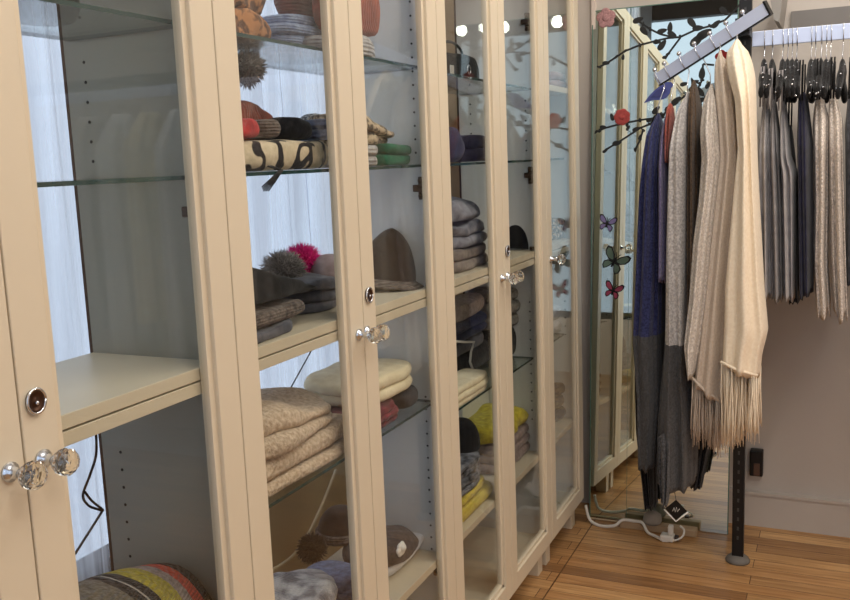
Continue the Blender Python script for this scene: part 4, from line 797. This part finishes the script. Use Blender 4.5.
for k, (nm, lab, m, rows, yc, st) in enumerate(rail):
    o = garment(nm, lab, 'top', rows, yc, .15, m, group=grp, seed=40+k, folds=5, fa=.34, hem=.012 if nm == 'lace_top' else .004)
    zt = max(v.co.z for v in o.data.vertices)+o['w'][2]; xt = (at(rows[0][1], rows[0][0], 1, yc).x+at(rows[0][2], rows[0][0], 1, yc).x)/2
    sm = M['velvet'] if st == 'k' else silver2
    for s_ in (-1, 1):
        sb = MB(); L_ = [(xt+.004*q, yc+s_*(.09-.01*u), zt-.03+.135*u) for q, us in ((-1, (0, .3, .6, .85)), (1, (.85, .6, .3, 0))) for u in us]
        sb.tube([(x*1.0 if i else x, y, z) for i, (x, y, z) in enumerate(L_)], .0028, 6)
        obj('strap', sb, sm, o)
hx = [765, 773, 783.5, 788.5, 793, 797.5, 812, 816, 822, 827, 831.5, 843.5]
names = ['nearest the black post', 'second from the black post', 'first of a bunch of four', 'second in the bunch of four', 'third in the bunch of four', 'last of the bunch of four, before the gap', 'first after the gap over the navy camisole', 'second after the gap', 'over the blush lace top', 'just right of the blush lace top', 'over the ivory lace top', 'rightmost one fully in view']
for k, px in enumerate(hx):
    top = at(px, 36, 1, YR); g_ = at(px-1, 62, 1, YR)
    t = thing('velvet_hanger', 'black sequined hanger on the rail, '+names[k], 'hanger', (g_.x, YR, g_.z-.08), 'black hangers on the straight rail')
    zt = RZ+.0245
    obj('hook', MB().tube([(top.x, YR-.0095, RZ-.03), (top.x, YR-.0095, zt-.004), (top.x, YR, zt), (top.x, YR+.0095, zt-.004), (top.x, YR+.009, RZ-.03), (g_.x, YR, g_.z+.02), (g_.x, YR, g_.z)], .0014, 6), M['chrome'], t)
    rg = []
    jt = R_.uniform(-.012, .012); wd = .165+R_.uniform(-.02, .01)
    for i in range(33):
        u = -1+2*i/32; y = YR+u*wd; z = g_.z-.012-.085*abs(u)**1.15; hh = .022-.006*abs(u)
        rg.append([Vector((g_.x+jt*u+.0085*(1+.25*math.sin(9*u))*math.cos(b), y, z+hh*math.sin(b))) for b in [2*PI*j/12 for j in range(12)]])
    obj('shoulders', MB().rings(rg), M['velvet'], t)
    sq = MB(); rr = random.Random(k)
    for _ in range(7):
        u = rr.uniform(-1, -.05); y = YR+u*wd-.004; sq.sphere((g_.x+jt*u+rr.uniform(-.007, .007), y-.006, g_.z-.012-.085*abs(u)**1.15+rr.uniform(-.02, .02)), rr.uniform(.0018, .0034), 8, 5)
    so = obj('sequins', sq, M['chrome'], t, 'silver sequins'); so['kind'] = 'stuff'
# garments further right on the rail, seen in the glass doors
for k, (x, ln, mm) in enumerate([(1.02, .9, greyg), (1.18, .75, lace1), (1.42, .95, M['snow']), (1.57, 1.05, M['snow']), (1.72, .85, M['ivory']), (1.87, 1.0, M['snow']), (2.05, .9, lace2)]):
    cols = ['dark grey', 'blush lace', 'white', 'long white', 'ivory', 'wide white', 'ivory lace']
    mb = MB(); rg = []; zt = 1.58
    for i in range(30):
        s = i/29; z = zt-ln*s; w_ = .02+.03*s; d_ = .16*min(1, .3+s*5)
        rg.append([Vector((x+w_*math.cos(a)*(1+.3*math.sin(9*a+k)), 2.26+d_*math.sin(a)*(1+.05*math.sin(11*a)), z)) for a in [2*PI*j/60 for j in range(60)]])
    tag(obj('hanging_dress', mb.rings(rg), mm), cols[k]+' dress hanging further right on the straight steel rail', 'dress', 'dresses further right on the rail')
    t = thing('clothes_hanger', 'wire hanger carrying the %s dress further right on the rail' % cols[k], 'hanger', (x, 2.26, zt), 'hangers further right on the rail')
    obj('hook', MB().tube([(x, YR-.0095, RZ-.03), (x, YR-.0095, RZ+.02), (x, YR, RZ+.0245), (x, YR+.0095, RZ+.02), (x, YR+.009, RZ-.03), (x, YR, 1.62), (x, YR, zt)], .0014, 6), M['chrome'], t)
# ================================================================ FLOOR ITEMS
a = at(622, 524, 2, 0); b = at(697, 536, 2, 0)
tag(obj('wooden_block', MB().box((a.x, 2.405, 0), (b.x, 2.445, .026), 0, .003), paint('block_wood', (176, 150, 118), .6, .15)), 'low pale wooden block lying along the foot of the mirror', 'block')
tag(obj('folded_cloth', MB().rings(lathe_pts([(0, .03), (.01, .036), (.03, .03), (.042, .015), (.045, .002)], (at(658, 512, 2, .026).x, 2.425, .0265), (0, 0, 1), seed=4, amp=.01)), plain('grey_cloth', (150, 142, 132), .9)), 'small crumpled grey cloth on the wooden block', 'cloth')
def fl(px, py, z=.006):
    q = at(px, py, 2, z); return Vector((q.x, min(q.y, 2.45), z))
cable('power_cable', 'thick white cable curving from the last cabinet to the white adapter', [(.004, 2.405, .07), (.02, 2.40, .02), (.06, 2.385, .007), (.115, 2.38, .016), (.14, 2.40, .0325), (.18, 2.405, .0325), (.212, 2.398, .0325), (.235, 2.375, .010), (.262, 2.36, .007), tuple(fl(661, 539, .010))], .0055, M['white'])
cable('power_cable', 'thin white cable looping along the mirror foot behind the thick one', [fl(590, 513, .004), fl(604, 510, .004), fl(620, 512, .004), fl(640, 511, .004), fl(650, 513, .004)], .003, M['cord'])
cable('power_cable', 'short white cable ring around the adapter on the floor', [fl(662, 541, .004), fl(672, 541, .006), fl(682, 537, .02), fl(684, 530, .035), fl(680, 526, .045)], .0035, M['white'])
q = fl(664, 540, 0); t = thing('power_adapter', 'white plug adapter lying on the floor below the black hang tag', 'adapter', (q.x, q.y, 0))
obj('housing', MB().box((q.x-.012, q.y-.02, .001), (q.x+.035, q.y+.02, .024), 0, .006), M['white'], t)
obj('plug', MB().box((q.x+.014, q.y-.012, .0245), (q.x+.032, q.y+.012, .058), 0, .005), M['white'], t)
obj('socket', MB().box((q.x+.036, q.y-.01, .004), (q.x+.05, q.y+.012, .022), 0, .004), plain('brown_socket', (58, 44, 38), .5), t)
# ================================================================ ROOM LAMPS (behind the camera), PLUS AN ADDED BACK TRACK
t = thing('track_light', 'long white ceiling track with five bright spot lamps over the room centre', 'lamp', (1.5, -.55, 2.8))
obj('track', MB().box((.6, -.59, 2.83), (2.8, -.55, 2.86)).box((1.48, -.58, 2.86), (1.52, -.56, ZC)), M['white'], t)
bm_, bn, bb_ = nt('bulb_glow'); bb_.inputs['Emission Color'].default_value = (1, .86, .66, 1); bb_.inputs['Emission Strength'].default_value = 90
for x, y in SPOTS:
    h = obj('lamp_head', MB().tube([(x, -.57, 2.83), (x, (y-.57)/2, 2.80), (x, y, 2.785)], .02, 12), M['white'], t)
    obj('bulb', MB().sphere((x, y, 2.755), .018, 14, 9), bm_, t)
    l = lamp((x, y, 2.71), 6, WARM, .04); l.name = 'bulb_light'; l.parent = t; l.location = Vector((x, y, 2.71))-Vector(t['w'])
t = thing('track_light', 'white track with three spot lamps, added unseen above to brighten the back wall', 'lamp', (1.5, 1.35, 2.5))  # unseen track, added to brighten the top of the back wall
obj('track', MB().box((.6, 1.33, 2.52), (2.5, 1.37, 2.55)).box((1.48, 1.34, 2.55), (1.52, 1.36, ZC)), M['white'], t)
for x, y in BACK:
    obj('lamp_head', MB().tube([(x, y, 2.52), (x, y+.01, 2.49), (x, y+.03, 2.45)], .022, 12), M['white'], t)
    obj('bulb', MB().sphere((x, y+.035, 2.425), .018, 14, 9), bm_, t)
    l = lamp((x, y+.05, 2.38), 11, WARM, .04); l.parent = t; l.location = Vector((x, y+.05, 2.38))-Vector(t['w'])
for o in bpy.data.objects:
    if 'w' in o.keys(): del o['w']
